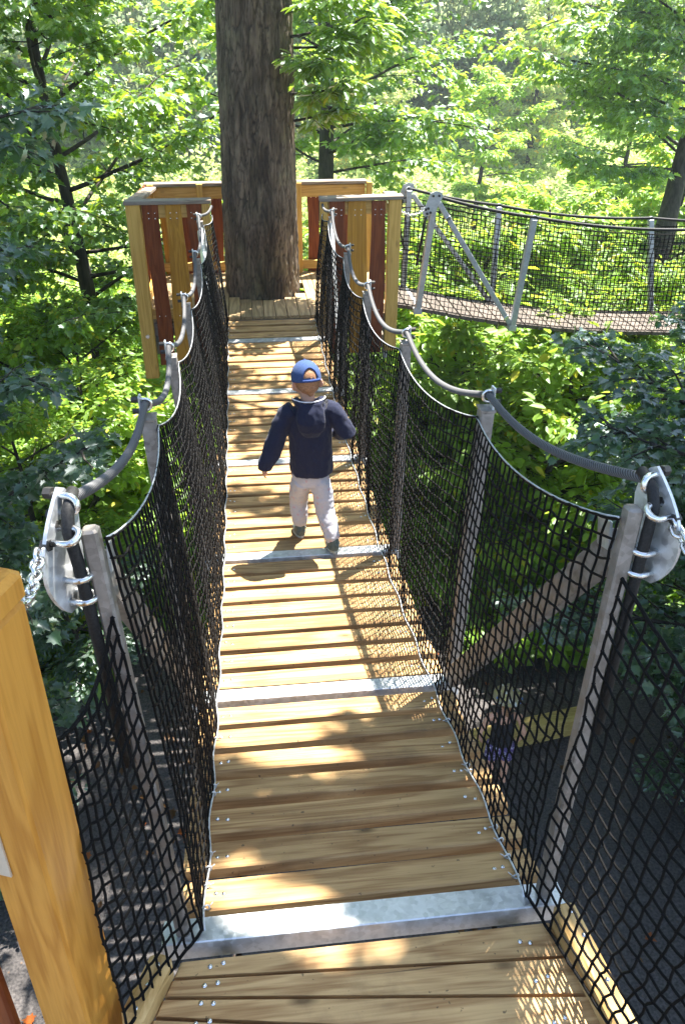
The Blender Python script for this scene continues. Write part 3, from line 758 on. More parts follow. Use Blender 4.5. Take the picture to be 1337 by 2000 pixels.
def fuse(mb, name, material, parent, voxel, smooth=4, wrinkle=0., wscale=(20, 20, 20), fac=.5):
    o = mb.build(name, material, None)
    md = o.modifiers.new('r', 'REMESH'); md.mode = 'VOXEL'; md.voxel_size = voxel
    sm = o.modifiers.new('s', 'SMOOTH'); sm.factor = fac; sm.iterations = smooth
    dg = bpy.context.evaluated_depsgraph_get(); dg.update()
    me = bpy.data.meshes.new_from_object(o.evaluated_get(dg)); old = o.data
    o.modifiers.clear(); o.data = me; bpy.data.meshes.remove(old); me.name = name
    if not len(me.materials): me.materials.append(material)
    if wrinkle:
        for v in me.vertices:
            c = v.co; q = V((c.x*wscale[0], c.y*wscale[1], c.z*wscale[2]))
            h = noise.noise(q)+.5*noise.noise(q*2.1+V((3, 1, 7)))
            v.co = c+v.normal*wrinkle*h
    me.polygons.foreach_set('use_smooth', [True]*len(me.polygons))
    if parent is not None: o.parent = parent
    return o
def hand(mb, wrist, d, palm_n, thumb, L=.075, curl=.5):
    """palm and five separate curled fingers; d along hand, palm_n towards palm"""
    w_ = V(wrist); d = V(d).normalized(); pn = V(palm_n); pn = (pn-d*pn.dot(d)).normalized(); s = d.cross(pn).normalized()*thumb
    loft(mb, [w_-d*.01, w_+d*.012, w_+d*.03, w_+d*.044], [(.013,.011),(.019,.011),(.022,.011),(.020,.009)], 12, pn)
    for k, (o_, l) in enumerate(((.0165,.030),(.0055,.034),(-.0055,.032),(-.0155,.025))):
        b = w_+d*.04+s*o_; p1 = b+d*l*.45+pn*.004; p2 = p1+(d*math.cos(curl)+pn*math.sin(curl))*l*.33; p3 = p2+(d*math.cos(curl*2)+pn*math.sin(curl*2))*l*.27
        loft(mb, [b, p1, p2, p3], [.0052,.0052,.0047,.0036], 8, pn)
    b = w_+d*.012+s*.018; p1 = b+(d*.6+s*.7).normalized()*.018; p2 = p1+(d*.9+s*.2+pn*.35).normalized()*.017
    loft(mb, [b-s*.006, p1, p2], [.0068,.006,.0044], 8, pn)
def head(mb, c, rot, s=1.):
    """head with brow, nose, mouth, chin and ears; front is local +Y"""
    T_ = lambda p: V(c)+rot @ (V(p)*s)
    ellip(mb, T_((0, -.004, .012)), (.071*s, .087*s, .082*s), 20, 14, rot)
    ellip(mb, T_((0, .026, -.045)), (.050*s, .052*s, .052*s), 16, 10, rot)
    ellip(mb, T_((0, .086, -.022)), (.011*s, .015*s, .014*s), 10, 8, rot)
    ellip(mb, T_((0, .072, -.055)), (.020*s, .010*s, .006*s), 10, 6, rot)
    ellip(mb, T_((0, .062, -.08)), (.018*s, .016*s, .013*s), 10, 6, rot)
    for sx in (-1, 1):
        ellip(mb, T_((sx*.045, .048, -.04)), (.022*s, .026*s, .024*s), 10, 8, rot)
        ellip(mb, T_((sx*.028, .071, .017)), (.022*s, .010*s, .008*s), 10, 6, rot)
        er = rot @ Matrix.Rotation(sx*rad(25), 3, 'Z')
        ellip(mb, T_((sx*.079, -.012, -.022)), (.007*s, .017*s, .026*s), 12, 8, er)
        ellip(mb, T_((sx*.074, -.006, -.038)), (.006*s, .010*s, .012*s), 10, 6, er)
def eyes(c, rot, s, parent):
    for sx in (-1, 1):
        e = MB(); ellip(e, V(c)+rot @ (V((sx*.028, .0735, .002))*s), (.0105*s, .008*s, .007*s), 10, 8, rot); e.build('eye', M['white'], parent, True)

boy = thing('person', 'small boy in blue cap, navy hooded jacket and pale trousers walking away on the planks', 'person')
zd = deck_z(2.6)
HC = V((.045, 2.74, .505)); HR = Matrix.Rotation(rad(12), 3, 'Z') @ Matrix.Rotation(rad(-14), 3, 'X')
bd = MB(); head(bd, HC, HR, .98)
loft(bd, [(.05,2.715,.33), (.05,2.72,.40), (.048,2.73,.46)], [(.06,.05),(.038,.038),(.041,.043)], 14)
loft(bd, [(.058,2.73,-.06), (.058,2.73,.05), (.056,2.725,.2), (.055,2.72,.33), (.053,2.718,.37)], [(.09,.065),(.085,.06),(.095,.065),(.095,.055),(.05,.045)], 16)
shL, elL, wrL = V((-.055,2.72,.345)), V((-.135,2.69,.17)), V((-.19,2.665,.045))
shR, elR, wrR = V((.165,2.72,.35)), V((.255,2.68,.225)), V((.20,2.80,.175))
for a, b, c_ in ((shL, elL, wrL), (shR, elR, wrR)): loft(bd, [a, a.lerp(b,.5), b, b.lerp(c_,.5), c_], [.032,.028,.024,.021,.015], 10)
hand(bd, wrL, wrL-elL+V((0,.02,-.06)), (.9,.3,.2), 1, curl=.6); hand(bd, wrR, wrR-elR, (-.5,0,-.6), 1, curl=.8)
hipL, knL, anL = V((.012,2.73,-.07)), V((-.005,2.84,-.27)), V((.0,2.845,-.455))
hipR, knR, anR = V((.105,2.73,-.07)), V((.135,2.69,-.27)), V((.172,2.595,-.435))
for a, b, c_ in ((hipL, knL, anL), (hipR, knR, anR)): loft(bd, [a+V((0,0,.02)), a.lerp(b,.5), b, b.lerp(c_,.5), c_], [.045,.042,.034,.031,.022], 10)
fuse(bd, 'body', M['skin'], boy, .0045, 5)
eyes(HC, HR, .98, boy)
hr = MB(); HT = lambda p: HC+HR @ (V(p)*.98)
ellip(hr, HT((0,-.016,.012)), (.0715,.081,.078), 20, 14, HR)
ellip(hr, HT((0,-.045,-.025)), (.056,.045,.045), 16, 10, HR)
ellip(hr, HT((.004,-.052,-.062)), (.018,.022,.022), 16, 10, HR)
fuse(hr, 'hair', M['hair'], boy, .005, 3, .0012, (150,150,60))
# cap: crown shell with the arched opening and strap at the back, peak in front
cp = MB(); nn_, mm = 48, 16; grid = []
CR = V((.081, .098, .092)); cc = V((0, .0, .012)); th_ = .003
def cappt(i, k, off=0.):
    a = 2*math.pi*k/nn_; t = (math.pi/2+.16)*i/mm
    rw = 1+.012*math.sin(6*a)*math.sin(t)   # six panels
    return HC+HR @ ((cc+V(((CR.x+off)*rw*math.sin(t)*math.cos(a), (CR.y+off)*rw*math.sin(t)*math.sin(a), (CR.z+off)*math.cos(t)+.004)))*.98)
def opening(i, k):
    a = 2*math.pi*(k+.5)/nn_; t = (math.pi/2+.16)*(i+.5)/mm
    dx = (a-1.5*math.pi)/.52; dz = (math.pi/2-.06-t)/.62
    return dz > 0 and dx*dx+dz*dz < 1 or False
vs, fs = [], []
for off in (0., -th_):
    for i in range(mm+1):
        for k in range(nn_): vs.append(cappt(i, k, off))
B_ = (mm+1)*nn_
hole = {(i, k): opening(i, k) for i in range(mm) for k in range(nn_)}
for i in range(mm):
    for k in range(nn_):
        if hole[(i, k)]: continue
        l = (k+1) % nn_
        q = (i*nn_+k, i*nn_+l, (i+1)*nn_+l, (i+1)*nn_+k)
        fs.append(q); fs.append(tuple(B_+x for x in q[::-1]))
cp.add(vs, fs); capo = cp.build('cap', M['cap_blue'], boy, True)
tr = MB()   # dark trim round the opening, strap and rim, button
arc = []
for a in np.linspace(0, math.pi, 20):
    k = (1.5*math.pi+.52*math.cos(a))/(2*math.pi)*nn_; i = (math.pi/2-.06-.62*math.sin(a))/(math.pi/2+.16)*mm
    arc.append(cappt(i, k, .001))
tr.tube(arc, .0042, 6)
tr.tube([cappt(mm*.965, k, .0) for k in np.linspace(nn_*.64, nn_*.86, 14)], .0075, 6)
tr.tube([cappt(mm, k, -.001) for k in range(nn_)], .0028, 6, closed=True)
tr.dome(cappt(0, 0)-V((0,0,.001)), .008, .006); tr.build('cap_trim', M['cap_dark'], capo, True)
pk_ = MB(); g_ = []
for off in (0, -.003):
    for j in range(7):
        ring = []
        for k in range(17):
            a = math.pi*.5+(k/16-.5)*2.3; r_ = 1+.62*(j/6)*math.sin((k/16)*math.pi)**.6
            ring.append(HC+HR @ (V((CR.x*math.cos(a)*(.99+.2*(r_-1)), CR.y*math.sin(a)*r_, -.012-.03*(j/6)-.02*abs(k/8-1)**2+off))*.98))
        g_.append(ring)
pv = [p for r_ in g_ for p in r_]; pf = []
for s_ in (0, 7):
    for j in range(6):
        for k in range(16):
            q = ((s_+j)*17+k, (s_+j)*17+k+1, (s_+j+1)*17+k+1, (s_+j+1)*17+k); pf.append(q if s_ else q[::-1])
pf += [(6*17+k, 6*17+k+1, 13*17+k+1, 13*17+k) for k in range(16)]
pk_.add(pv, pf); pk_.build('cap_peak', M['cap_blue'], capo, True)
# jacket
jk = MB()
loft(jk, [(.065,2.735,-.035), (.065,2.735,0), (.063,2.733,.08), (.06,2.728,.17), (.057,2.722,.27), (.055,2.718,.335), (.053,2.716,.375), (.052,2.72,.40)],
     [(.118,.10),(.122,.104),(.121,.104),(.12,.102),(.123,.095),(.112,.082),(.075,.066),(.055,.056)], 24)
loft(jk, [shL+V((.03,0,.0)), shL+V((-.012,0,-.03)), shL.lerp(elL,.5)+V((-.006,0,0)), elL, elL.lerp(wrL,.5)+V((0,0,-.004)), wrL+V((-.004,0,.004)), wrL+(wrL-elL).normalized()*.022], [(.055,.06),(.056,.058),(.052,.052),(.053,.05),(.050,.048),(.043,.04),(.037,.034)], 16)
loft(jk, [shR+V((-.03,0,.0)), shR+V((.014,0,-.02)), shR.lerp(elR,.5)+V((.006,0,0)), elR+V((.002,-.004,-.004)), elR.lerp(wrR,.5)+V((.008,0,-.004)), wrR, wrR+(wrR-elR).normalized()*.012], [(.055,.06),(.056,.058),(.051,.05),(.052,.05),(.047,.044),(.041,.038),(.036,.033)], 16)
# hood lying on the back
loft(jk, [(.055,2.655,.40), (.056,2.628,.36), (.058,2.612,.31), (.06,2.618,.265), (.062,2.63,.235), (.063,2.645,.215)], [(.062,.030),(.076,.028),(.078,.024),(.066,.019),(.042,.014),(.014,.008)], 20)
for sx in (-1, 1): loft(jk, [(.054+sx*.035,2.64,.40), (.054+sx*.062,2.67,.405), (.054+sx*.072,2.72,.40), (.054+sx*.06,2.765,.385)], [.02,.021,.02,.016], 12)
jo = fuse(jk, 'jacket', M['navy'], boy, .0055, 5, .0062, (24, 24, 16))
pp_ = MB(); pts = [V((.054+.088*math.cos(a), 2.715+.078*math.sin(a), .413-.012*math.sin(a)+.004*math.cos(2*a))) for a in np.linspace(math.pi*.95, math.pi*2.05, 26)]
pp_.tube(pts, .0035, 6); pp_.build('hood_piping', M['white'], jo, True)
tz = MB()
loft(tz, [(.06,2.735,-.0), (.06,2.735,-.06), (.06,2.735,-.11)], [(.10,.078),(.105,.082),(.095,.075)], 20)
loft(tz, [hipL+V((.005,0,0)), hipL.lerp(knL,.45)+V((-.003,0,0)), knL, knL.lerp(anL,.5)+V((-.002,-.006,0)), anL+V((0,-.002,.03)), anL+V((0,-.002,.006))], [(.060,.076),(.060,.066),(.055,.057),(.052,.054),(.045,.047),(.036,.038)], 18)
loft(tz, [hipR+V((-.005,0,0)), hipR.lerp(knR,.45)+V((.004,0,0)), knR, knR.lerp(anR,.5)+V((.004,-.004,0)), anR+V((-.004,.008,.036)), anR+V((0,.004,.008))], [(.060,.076),(.060,.066),(.055,.057),(.051,.054),(.043,.046),(.034,.036)], 18)
to = fuse(tz, 'trousers', M['trouser'], boy, .0055, 5, .0045, (24, 24, 30))
def shoe(heel, toe, roll=0., lift=0.):
    a, b = V(heel), V(toe); d = (b-a).normalized(); s = d.cross(V((0,0,1))).normalized(); u = s.cross(d)
    m_ = MB(); L = (b-a).length
    loft(m_, [a-d*.002+u*.028, a+d*.02+u*.032, a+d*.05+u*.034, a+d*.09+u*.026, a+d*.13+u*.021, b-d*.015+u*.018, b+u*.016], [(.020,.022),(.030,.030),(.033,.034),(.035,.027),(.036,.021),(.028,.017),(.010,.008)], 16, u)
    loft(m_, [a+d*.03+u*.05, a+d*.032+u*.085], [(.031,.033),(.028,.032)], 14, d)
    o = fuse(m_, 'shoe', M['shoe'], boy, .004, 3)
    m_ = MB(); poly = []
    for t in np.linspace(0, 2*math.pi, 24, endpoint=False):
        x = L/2*math.cos(t)*1.03; wq = .034*(1+.12*math.cos(t)); poly.append((x, wq*math.sin(t)*min(1, abs(math.sin(t))**-.3 if abs(math.sin(t)) > .05 else 1)))
    m_.prism(poly, (a+b)/2-u*.002, d, s, u, .013); m_.build('sole', M['sole'], o)
    m_ = MB()
    m_.tube([a+d*.062+u*.03-s*.036, a+d*.06+u*.056-s*.022, a+d*.06+u*.063, a+d*.06+u*.056+s*.022, a+d*.062+u*.03+s*.036], .008, 6); m_.build('strap', M['sole'], o, True)
shoe((.005,2.80,deck_z(2.8)+.008), (-.012,2.965,deck_z(2.96)+.006))
shoe((.178,2.545,deck_z(2.55)+.028), (.168,2.705,deck_z(2.7)+.008))

# person on the ground below
GZ = -4.2
girl = thing('person', 'person in flowered hat and black tank top standing on the dark ground far below', 'person')
S = 1.08; GB = V((1.90, 3.98, GZ)); GR = Matrix.Rotation(rad(-8), 3, 'Z')
def G(x, y, z): return GB+GR @ (V((x, y, z))*S)
gb = MB(); ghc = G(0, .0, 1.0); head(gb, ghc, GR, 1.0)
loft(gb, [G(0,0,.42), G(0,0,.5), G(0,0,.6), G(0,.0,.72), G(0,0,.80), G(0,0,.85)], [(.10,.075),(.11,.08),(.09,.065),(.11,.07),(.115,.065),(.05,.045)], 18)
loft(gb, [G(0,0,.83), G(0,0,.9), G(0,0,.96)], [.038,.036,.042], 12)
for sx in (-1, 1):
    sh_, el_, wr_ = G(sx*.125,0,.79), G(sx*.19,.0,.60), G(sx*.165,.06,.45)
    loft(gb, [G(sx*.08,0,.80), sh_, sh_.lerp(el_,.5), el_, el_.lerp(wr_,.5), wr_], [.035,.034,.028,.024,.022,.016], 10)
    hand(gb, wr_, (-sx*.3,.4,-.9), (-sx,0,0), sx)
    hp, kn, an = G(sx*.055,0,.45), G(sx*.065,.02,.25), G(sx*.06,-.02,.05)
    loft(gb, [hp, hp.lerp(kn,.5), kn, kn.lerp(an,.4), an, an-V((0,0,.03))], [.062,.055,.042,.04,.026,.026], 12)
    loft(gb, [an+V((0,-.02,-.03)), an+V((0,.05,-.035)), an+V((0,.11,-.042))], [(.026,.022),(.032,.02),(.02,.01)], 10, (0,0,1))
fuse(gb, 'body', M['skin'], girl, .006, 4)
eyes(ghc, GR, 1.0, girl)
m_ = MB(); ellip(m_, ghc+V((0,-.02,-.01)), (.078,.085,.09), 16, 12); loft(m_, [ghc+V((0,-.05,-.03)), ghc+V((0,-.07,-.12)), ghc+V((0,-.07,-.16))], [.05,.035,.015], 12); fuse(m_, 'hair', M['hair'], girl, .006, 3, .001, (100,100,40))
m_ = MB(); rg_ = []
for t, r_ in ((.0,.03),(.0,.06),(-.015,.082),(-.06,.092),(-.068,.10),(-.085,.135),(-.089,.135),(-.074,.10),(-.066,.088)): rg_.append([ghc+V((r_*1.0*math.cos(a), r_*1.08*math.sin(a)-.004, .115+t)) for a in np.linspace(0, 2*math.pi, 28, endpoint=False)])
m_.rings(rg_, True); m_.build('hat', M['flower_hat'], girl, True)
m_ = MB(); loft(m_, [G(0,0,.46), G(0,0,.55), G(0,0,.65), G(0,0,.74), G(0,0,.765)], [(.115,.085),(.107,.08),(.107,.075),(.118,.074),(.10,.062)], 20)
for sx in (-1, 1): m_.tube([G(sx*.062,-.06,.74), G(sx*.05,-.045,.83), G(sx*.055,.0,.865), G(sx*.062,.06,.76)], .02, 8)
fuse(m_, 'tank_top', M['black_cloth'], girl, .006, 4, .002)
m_ = MB(); loft(m_, [G(0,0,.49), G(0,0,.42)], [(.117,.088),(.122,.092)], 20)
for sx in (-1, 1): loft(m_, [G(sx*.055,0,.46), G(sx*.064,.01,.30)], [(.075,.08),(.068,.068)], 16)
fuse(m_, 'shorts', M['purple'], girl, .006, 3, .002)

# timber edging on the ground below
m_ = MB(); m_.beam((1.75,4.36,GZ+.12), (2.95,4.56,GZ+.12), .17, .24, .012); tag(m_.build('timber_edging', M['timber']), 'low yellowish timber beam lying on the dark ground beside the person below', 'timber')

# ------------------------------------------------------------------ ground
def ground_z(x, y):
    r_ = math.hypot(x-1, y-2)
    z = GZ-3.4*smoothstep(7, 24, y)+.5*smoothstep(6, 14, abs(x))
    z += 22*smoothstep(36, 125, y+.12*x)+8*smoothstep(24, 90, -x)*smoothstep(-10, 30, y)+6*smoothstep(30, 100, x)
    if y > 130: z -= 14*smoothstep(130, 260, y)
    if r_ > 6: z += .35*noise.noise(V((x*.12, y*.12, 0)))*min(1, (r_-6)/6)
    z += .02*noise.noise(V((x*1.3, y*1.3, 4)))
    return z
def axis(lo, hi, c, fine, coarse):
    a = [c]; s = fine
    while a[-1] < hi: a.append(a[-1]+s); s = min(coarse, s*1.12)
    b = [c]; s = fine
    while b[-1] > lo: b.append(b[-1]-s); s = min(coarse, s*1.12)
    return sorted(set(b[1:]+a))
gx, gy = axis(-175, 175, 1, .3, 12), axis(-85, 205, 3, .3, 12)
m_ = MB(); m_.add([(x, y, ground_z(x, y)) for y in gy for x in gx], [(j*len(gx)+i, j*len(gx)+i+1, (j+1)*len(gx)+i+1, (j+1)*len(gx)+i) for j in range(len(gy)-1) for i in range(len(gx)-1)])
mg, nt, out = mat('ground_soil')
tc = N(nt, 'ShaderNodeTexCoord'); n1 = N(nt, 'ShaderNodeTexNoise'); n1.inputs['Scale'].default_value = 45.; n1.inputs['Detail'].default_value = 6.; nt.links.new(tc.outputs['Object'], n1.inputs['Vector'])
c = ramp(nt, n1.outputs[0], [(.35, (.034,.031,.031)), (.7, (.095,.086,.082))])
n3 = N(nt, 'ShaderNodeTexVoronoi'); n3.inputs['Scale'].default_value = 14.; nt.links.new(tc.outputs['Object'], n3.inputs['Vector'])
c = mixc(nt, ramp(nt, n3.outputs['Distance'], [(.08, (.5,.5,.5)), (.16, (0,0,0))]), c, (.16,.09,.045))
sp = N(nt, 'ShaderNodeSeparateXYZ'); nt.links.new(tc.outputs['Object'], sp.inputs[0])
n2 = N(nt, 'ShaderNodeTexNoise'); n2.inputs['Scale'].default_value = .6; n2.inputs['Detail'].default_value = 4.; nt.links.new(tc.outputs['Object'], n2.inputs['Vector'])
f = ramp(nt, math_(nt, 'ADD', math_(nt, 'MULTIPLY', sp.outputs[1], .05), math_(nt, 'MULTIPLY', n2.outputs[0], .3)), [(.5, (0,0,0)), (.7, (1,1,1))])
n8 = N(nt, 'ShaderNodeTexNoise'); n8.inputs['Scale'].default_value = .9; n8.inputs['Detail'].default_value = 7.; n8.inputs['Roughness'].default_value = .7; nt.links.new(tc.outputs['Object'], n8.inputs['Vector'])
c = mixc(nt, f, c, ramp(nt, n8.outputs[0], [(.35, (.10,.17,.035)), (.5, (.2,.28,.08)), (.65, (.3,.36,.14))]))
p = N(nt, 'ShaderNodeBsdfPrincipled'); p.inputs['Roughness'].default_value = .95; nt.links.new(c, p.inputs['Base Color'])
bp = N(nt, 'ShaderNodeBump'); bp.inputs['Strength'].default_value = .7; bp.inputs['Distance'].default_value = .02; nt.links.new(n1.outputs[0], bp.inputs['Height']); nt.links.new(bp.outputs[0], p.inputs['Normal'])
nt.links.new(p.outputs[0], out.inputs[0])
tag(m_.build('ground', mg, None, True), kind='structure')

# ------------------------------------------------------------------ foliage
def leaf_template(kind):
    if kind == 'maple':
        up = [(.06,.20),(-.04,.36),(.20,.31),(.36,.52),(.47,.30),(.70,.30),(.70,.13)]
    elif kind == 'oak':
        up = [(.12,.07),(.25,.17),(.33,.10),(.48,.25),(.58,.14),(.74,.23),(.88,.11)]
    elif kind == 'oval':
        up = [(.25,.22),(.6,.24)]
    else: up = [(.5,.42)]
    n = len(up); vs = [(0,0),(1,0)]+up+[(x,-y) for x, y in up]
    if kind == 'quad': return np.array([(x, y, .22*abs(y)) for x, y in vs]), [[0,3,1,2]]
    vs = np.array([(x, y, .28*abs(y)-.22*x*x) for x, y in vs])
    return vs, [[0,1]+list(range(2, 2+n))[::-1], [1,0]+list(range(2+n, 2+2*n))]
TPL = {k: leaf_template(k) for k in ('maple', 'oak', 'oval', 'quad')}
def leaf_mesh(name, pos, dirs, nrm, size, kind, material):
    tv, tf = TPL[kind]; n = len(pos)
    d = dirs/np.linalg.norm(dirs, axis=1)[:, None]
    nn = nrm-d*(nrm*d).sum(1)[:, None]; nn /= np.maximum(np.linalg.norm(nn, axis=1), 1e-6)[:, None]
    b = np.cross(nn, d)
    vv = pos[:, None, :]+size[:, None, None]*(tv[None, :, 0, None]*d[:, None]+tv[None, :, 1, None]*b[:, None]+tv[None, :, 2, None]*nn[:, None])
    nv = len(tv); vv = vv.reshape(-1, 3).astype(np.float32)
    lens = [len(f) for f in tf]; flat = np.concatenate([np.array(f) for f in tf])
    loops = (flat[None]+np.arange(n)[:, None]*nv).reshape(-1).astype(np.int32)
    starts = np.concatenate([[0], np.cumsum(np.tile(lens, n))[:-1]]).astype(np.int32)
    me = bpy.data.meshes.new(name)
    me.vertices.add(len(vv)); me.vertices.foreach_set('co', vv.ravel())
    me.loops.add(len(loops)); me.loops.foreach_set('vertex_index', loops)
    me.polygons.add(len(starts)); me.polygons.foreach_set('loop_start', starts)
    me.update(calc_edges=True); me.materials.append(material)
    return me

def shade_keep(P, rng):
    """thins high canopy leaves to shape chosen patches of sun and shade on the deck"""
    k = (P[:, 2]+.45)/SUN.z; xd = P[:, 0]-k*SUN.x; yd = P[:, 1]-k*SUN.y
    nz = np.sin(xd*5.1+yd*2.3+.7)*np.sin(yd*3.7-xd*1.9+1.1)+.5*np.sin(yd*8.3+xd*4.1)
    want = np.zeros(len(P))           # chance to keep
    on = (np.abs(xd) < 1.0) & (yd > -1.2) & (yd < 9.0)
    far = np.clip((yd-4.0)/.7, 0, 1); near = np.clip((.95-yd)/.3, 0, 1)
    want = np.maximum(far*(nz > -.45), near*(nz > -.42))  # shade patches on the deck set by which overhead leaves stay
    mid = (yd > 3.0) & (yd <= 4.3) & (nz > .45); want = np.where(mid, .9, want)
    lit = (yd > 7.0) & (xd > .15) & (nz > -.2); want = np.where(lit, .05, want)
    keep = rng.random(len(P)) < want
    return np.where((P[:, 2] > 1.5) & on, keep, True)
def lit_zone(P):  # overhead wood in here is cut away so the deck stays sunlit
    k = (P[:, 2]+.45)/SUN.z; xd = P[:, 0]-k*SUN.x; yd = P[:, 1]-k*SUN.y
    return (P[:, 2] > 1.5) & (np.abs(xd) < .85) & (yd > .7) & (yd < 4.2)
def clear_of(P, boxes):
    k = np.ones(len(P), bool)
    for (a, b, c, d, e, f) in boxes:
        k &= ~((P[:,0] > a) & (P[:,0] < b) & (P[:,1] > c) & (P[:,1] < d) & (P[:,2] > e) & (P[:,2] < f))
    return k
CLEAR = [(-1.15,1.15,-3.5,7.2,-1.0,3.2), (-1.75,1.7,6.6,9.4,-1.35,2.6), (1.2,9.5,6.9,9.1,-1.3,.75), (-.9,.75,-1.4,.1,1,3), (-1.6,1.6,-3,1.2,.2,3.2)]

class Crown:
    def __init__(s, seed): s.rng = np.random.default_rng(seed); s.r = random.Random(seed); s.P=[]; s.D=[]; s.Nn=[]; s.S=[]; s.wood = MB()
    def leaves_along(s, pts, n, size, spread, droop=.25, flat=.45):
        rng = s.rng; pts = np.array([tuple(p) for p in pts]); m = len(pts)
        t = rng.uniform(.12, 1, n)*(m-1); i = np.minimum(t.astype(int), m-2); f = (t-i)[:, None]
        p = pts[i]*(1-f)+pts[i+1]*f; ax = pts[-1]-pts[0]; ax = ax/max(np.linalg.norm(ax), 1e-6)
        side = np.cross(ax, [0,0,1.]); ns = np.linalg.norm(side); side = side/ns if ns > .05 else np.array([1.,0,0])
        sg = rng.choice([-1, 1], n)[:, None]
        d = ax[None]*rng.uniform(.1, 1, (n, 1))+side[None]*sg*rng.uniform(.4, 1.2, (n, 1))+rng.normal(0, .25, (n, 3)); d[:, 2] -= droop
        p = p+d*rng.uniform(.1, 1, (n, 1))*spread+rng.normal(0, .3, (n, 3))*spread*np.array([1,1,.45])
        nr = np.array([0,0,1.])[None]+rng.normal(0, flat, (n, 3))
        s.P.append(p); s.D.append(d); s.Nn.append(nr); s.S.append(size*rng.uniform(.55, 1.2, n))
    def limb(s, a, dirv, L, r0, size, dens, sub=12, rise=.1, droop=.35, spread=.1, boxes=None, inner=.18):
        r = s.r; a = V(a); d = V(dirv).normalized(); pts = [a]; n = 9
        for k in range(n):
            d = (d+V((r.uniform(-.16,.16), r.uniform(-.16,.16), rise/n-droop*k/n/n+r.uniform(-.08,.08)))).normalized(); pts.append(pts[-1]+d*L/n)
        s.wood.tube(pts, [max(.004, r0*(1-k/n)**.9+.004) for k in range(n+1)], 5)
        sg = 1
        for k in range(sub):
            t = inner+(1-inner)*(k+r.random()*.7)/sub; i = min(int(t*n), n-1); q = pts[i].lerp(pts[i+1], t*n-i)
            dd = (pts[i+1]-pts[i]).normalized(); sg = -sg
            sd = dd.cross(V((0,0,1))); sd = sd.normalized() if sd.length > .1 else V((1,0,0))
            l = L*(.16+.34*(1-t))*r.uniform(.7,1.25)
            bd_ = (dd*.7+sd*sg*.85+V((0,0,r.uniform(-.15,.25)))).normalized(); bp_ = [q]
            for j in range(4): bd_ = (bd_+V((r.uniform(-.2,.2), r.uniform(-.2,.2), -.06+r.uniform(-.12,.12)))).normalized(); bp_.append(bp_[-1]+bd_*l/4)
            s.wood.tube(bp_, [max(.0025, r0*.32*(1-j/4)+.0025) for j in range(5)], 4)
            nl = max(3, int(dens*l))
            s.leaves_along(bp_, nl, size, spread)
            for j in range(2):   # twigs
                tq = bp_[1+j*2]; td = (bd_*.5+sd*sg*(-1)**j*.8+V((r.uniform(-.4,.4), r.uniform(-.4,.4), r.uniform(-.3,.3)))).normalized(); tl = l*.5
                s.leaves_along([tq, tq+td*tl], max(2, int(nl*.5)), size, spread)
        s.leaves_along(pts[n//2:], int(dens*L*.3), size, spread)
        return pts
    def finish(s, name, label, cat, kind, material, bark, trunk=None, boxes=CLEAR, shade=True, group=None, at=None):
        root = thing(name, label, cat, group)
        P = np.concatenate(s.P); D = np.concatenate(s.D); Nn = np.concatenate(s.Nn); S = np.concatenate(s.S)
        k = np.ones(len(P), bool)
        if boxes: k &= clear_of(P, boxes)
        if shade: k &= shade_keep(P, s.rng)
        k &= np.linalg.norm(P-np.array(CAM), axis=1) > 1.9 if boxes else True
        P, D, Nn, S = P[k], D[k], Nn[k], S[k]
        wo_ = s.wood
        if trunk is not None: trunk(wo_)
        if wo_.v:
            if boxes:
                vv = np.array(wo_.v); kk = clear_of(vv, boxes)
                wo_.f = [f for f in wo_.f if all(kk[i] for i in f)]
                ks_ = lit_zone(vv); wo_.f = [f for f in wo_.f if not any(ks_[i] for i in f)]
            t_ = wo_.build('trunk', bark, root, True)
        me = leaf_mesh('crown', P, D, Nn, S, kind, material); link('crown', me, root)
        return root

def trunk_path(base, top, r0, r1, bend, seed, n=14):
    r = random.Random(seed); b, t = V(base), V(top); pts = []
    o1, o2 = V((r.uniform(-1,1), r.uniform(-1,1), 0))*bend, V((r.uniform(-1,1), r.uniform(-1,1), 0))*bend
    for k in range(n+1):
        s = k/n; pts.append(b.lerp(t, s)+o1*math.sin(s*math.pi)+o2*math.sin(2*s*math.pi))
    return pts, [r0+(r1-r0)*(k/n)**.8+(r0*.4*math.exp(-k*1.2)) for k in range(n+1)]
def maple(name, label, base, H, r0, top=None, z0=1.5, R=2.5, nl=26, size=.10, dens=38, seed=1, mat_='leaf_maple', kind='maple', bark='bark2', elev=.25, shape=None, boxes=CLEAR, az=None, sub=12, cat='tree', bend=.15, spread=.1, shade=True, group=None, rise=.1, droop=.35):
    c = Crown(seed); base = V(base); top = V(top) if top else base+V((0, 0, H))
    pts, rs = trunk_path(base, top, r0, max(.015, r0*.15), bend, seed)
    r = c.r; n = len(pts)-1
    for k in range(nl):
        u = (k+r.random())/nl; z = z0+(H-z0)*u*.97; s = z/H*n; i = min(int(s), n-1); p = pts[i].lerp(pts[i+1], s-i)
        a = k*2.399+r.uniform(-.35,.35)
        if az: a = rad(r.uniform(*az))
        L = (shape(u) if shape else (math.sin(math.pi*min(1, .2+.78*u))**.7))*R*r.uniform(.7,1.12)
        c.limb(p, (math.cos(a), math.sin(a), elev+.75*u**2+r.uniform(-.15,.15)), L, min(.035, r0*.4)*(.4+.6*L/R), size, dens, sub, spread=spread, rise=rise, droop=droop)
    def tk(mb): mb.tube(pts, rs, 10)
    return c.finish(name, label, cat, kind, M[mat_], M[bark], tk, boxes, shade, group)

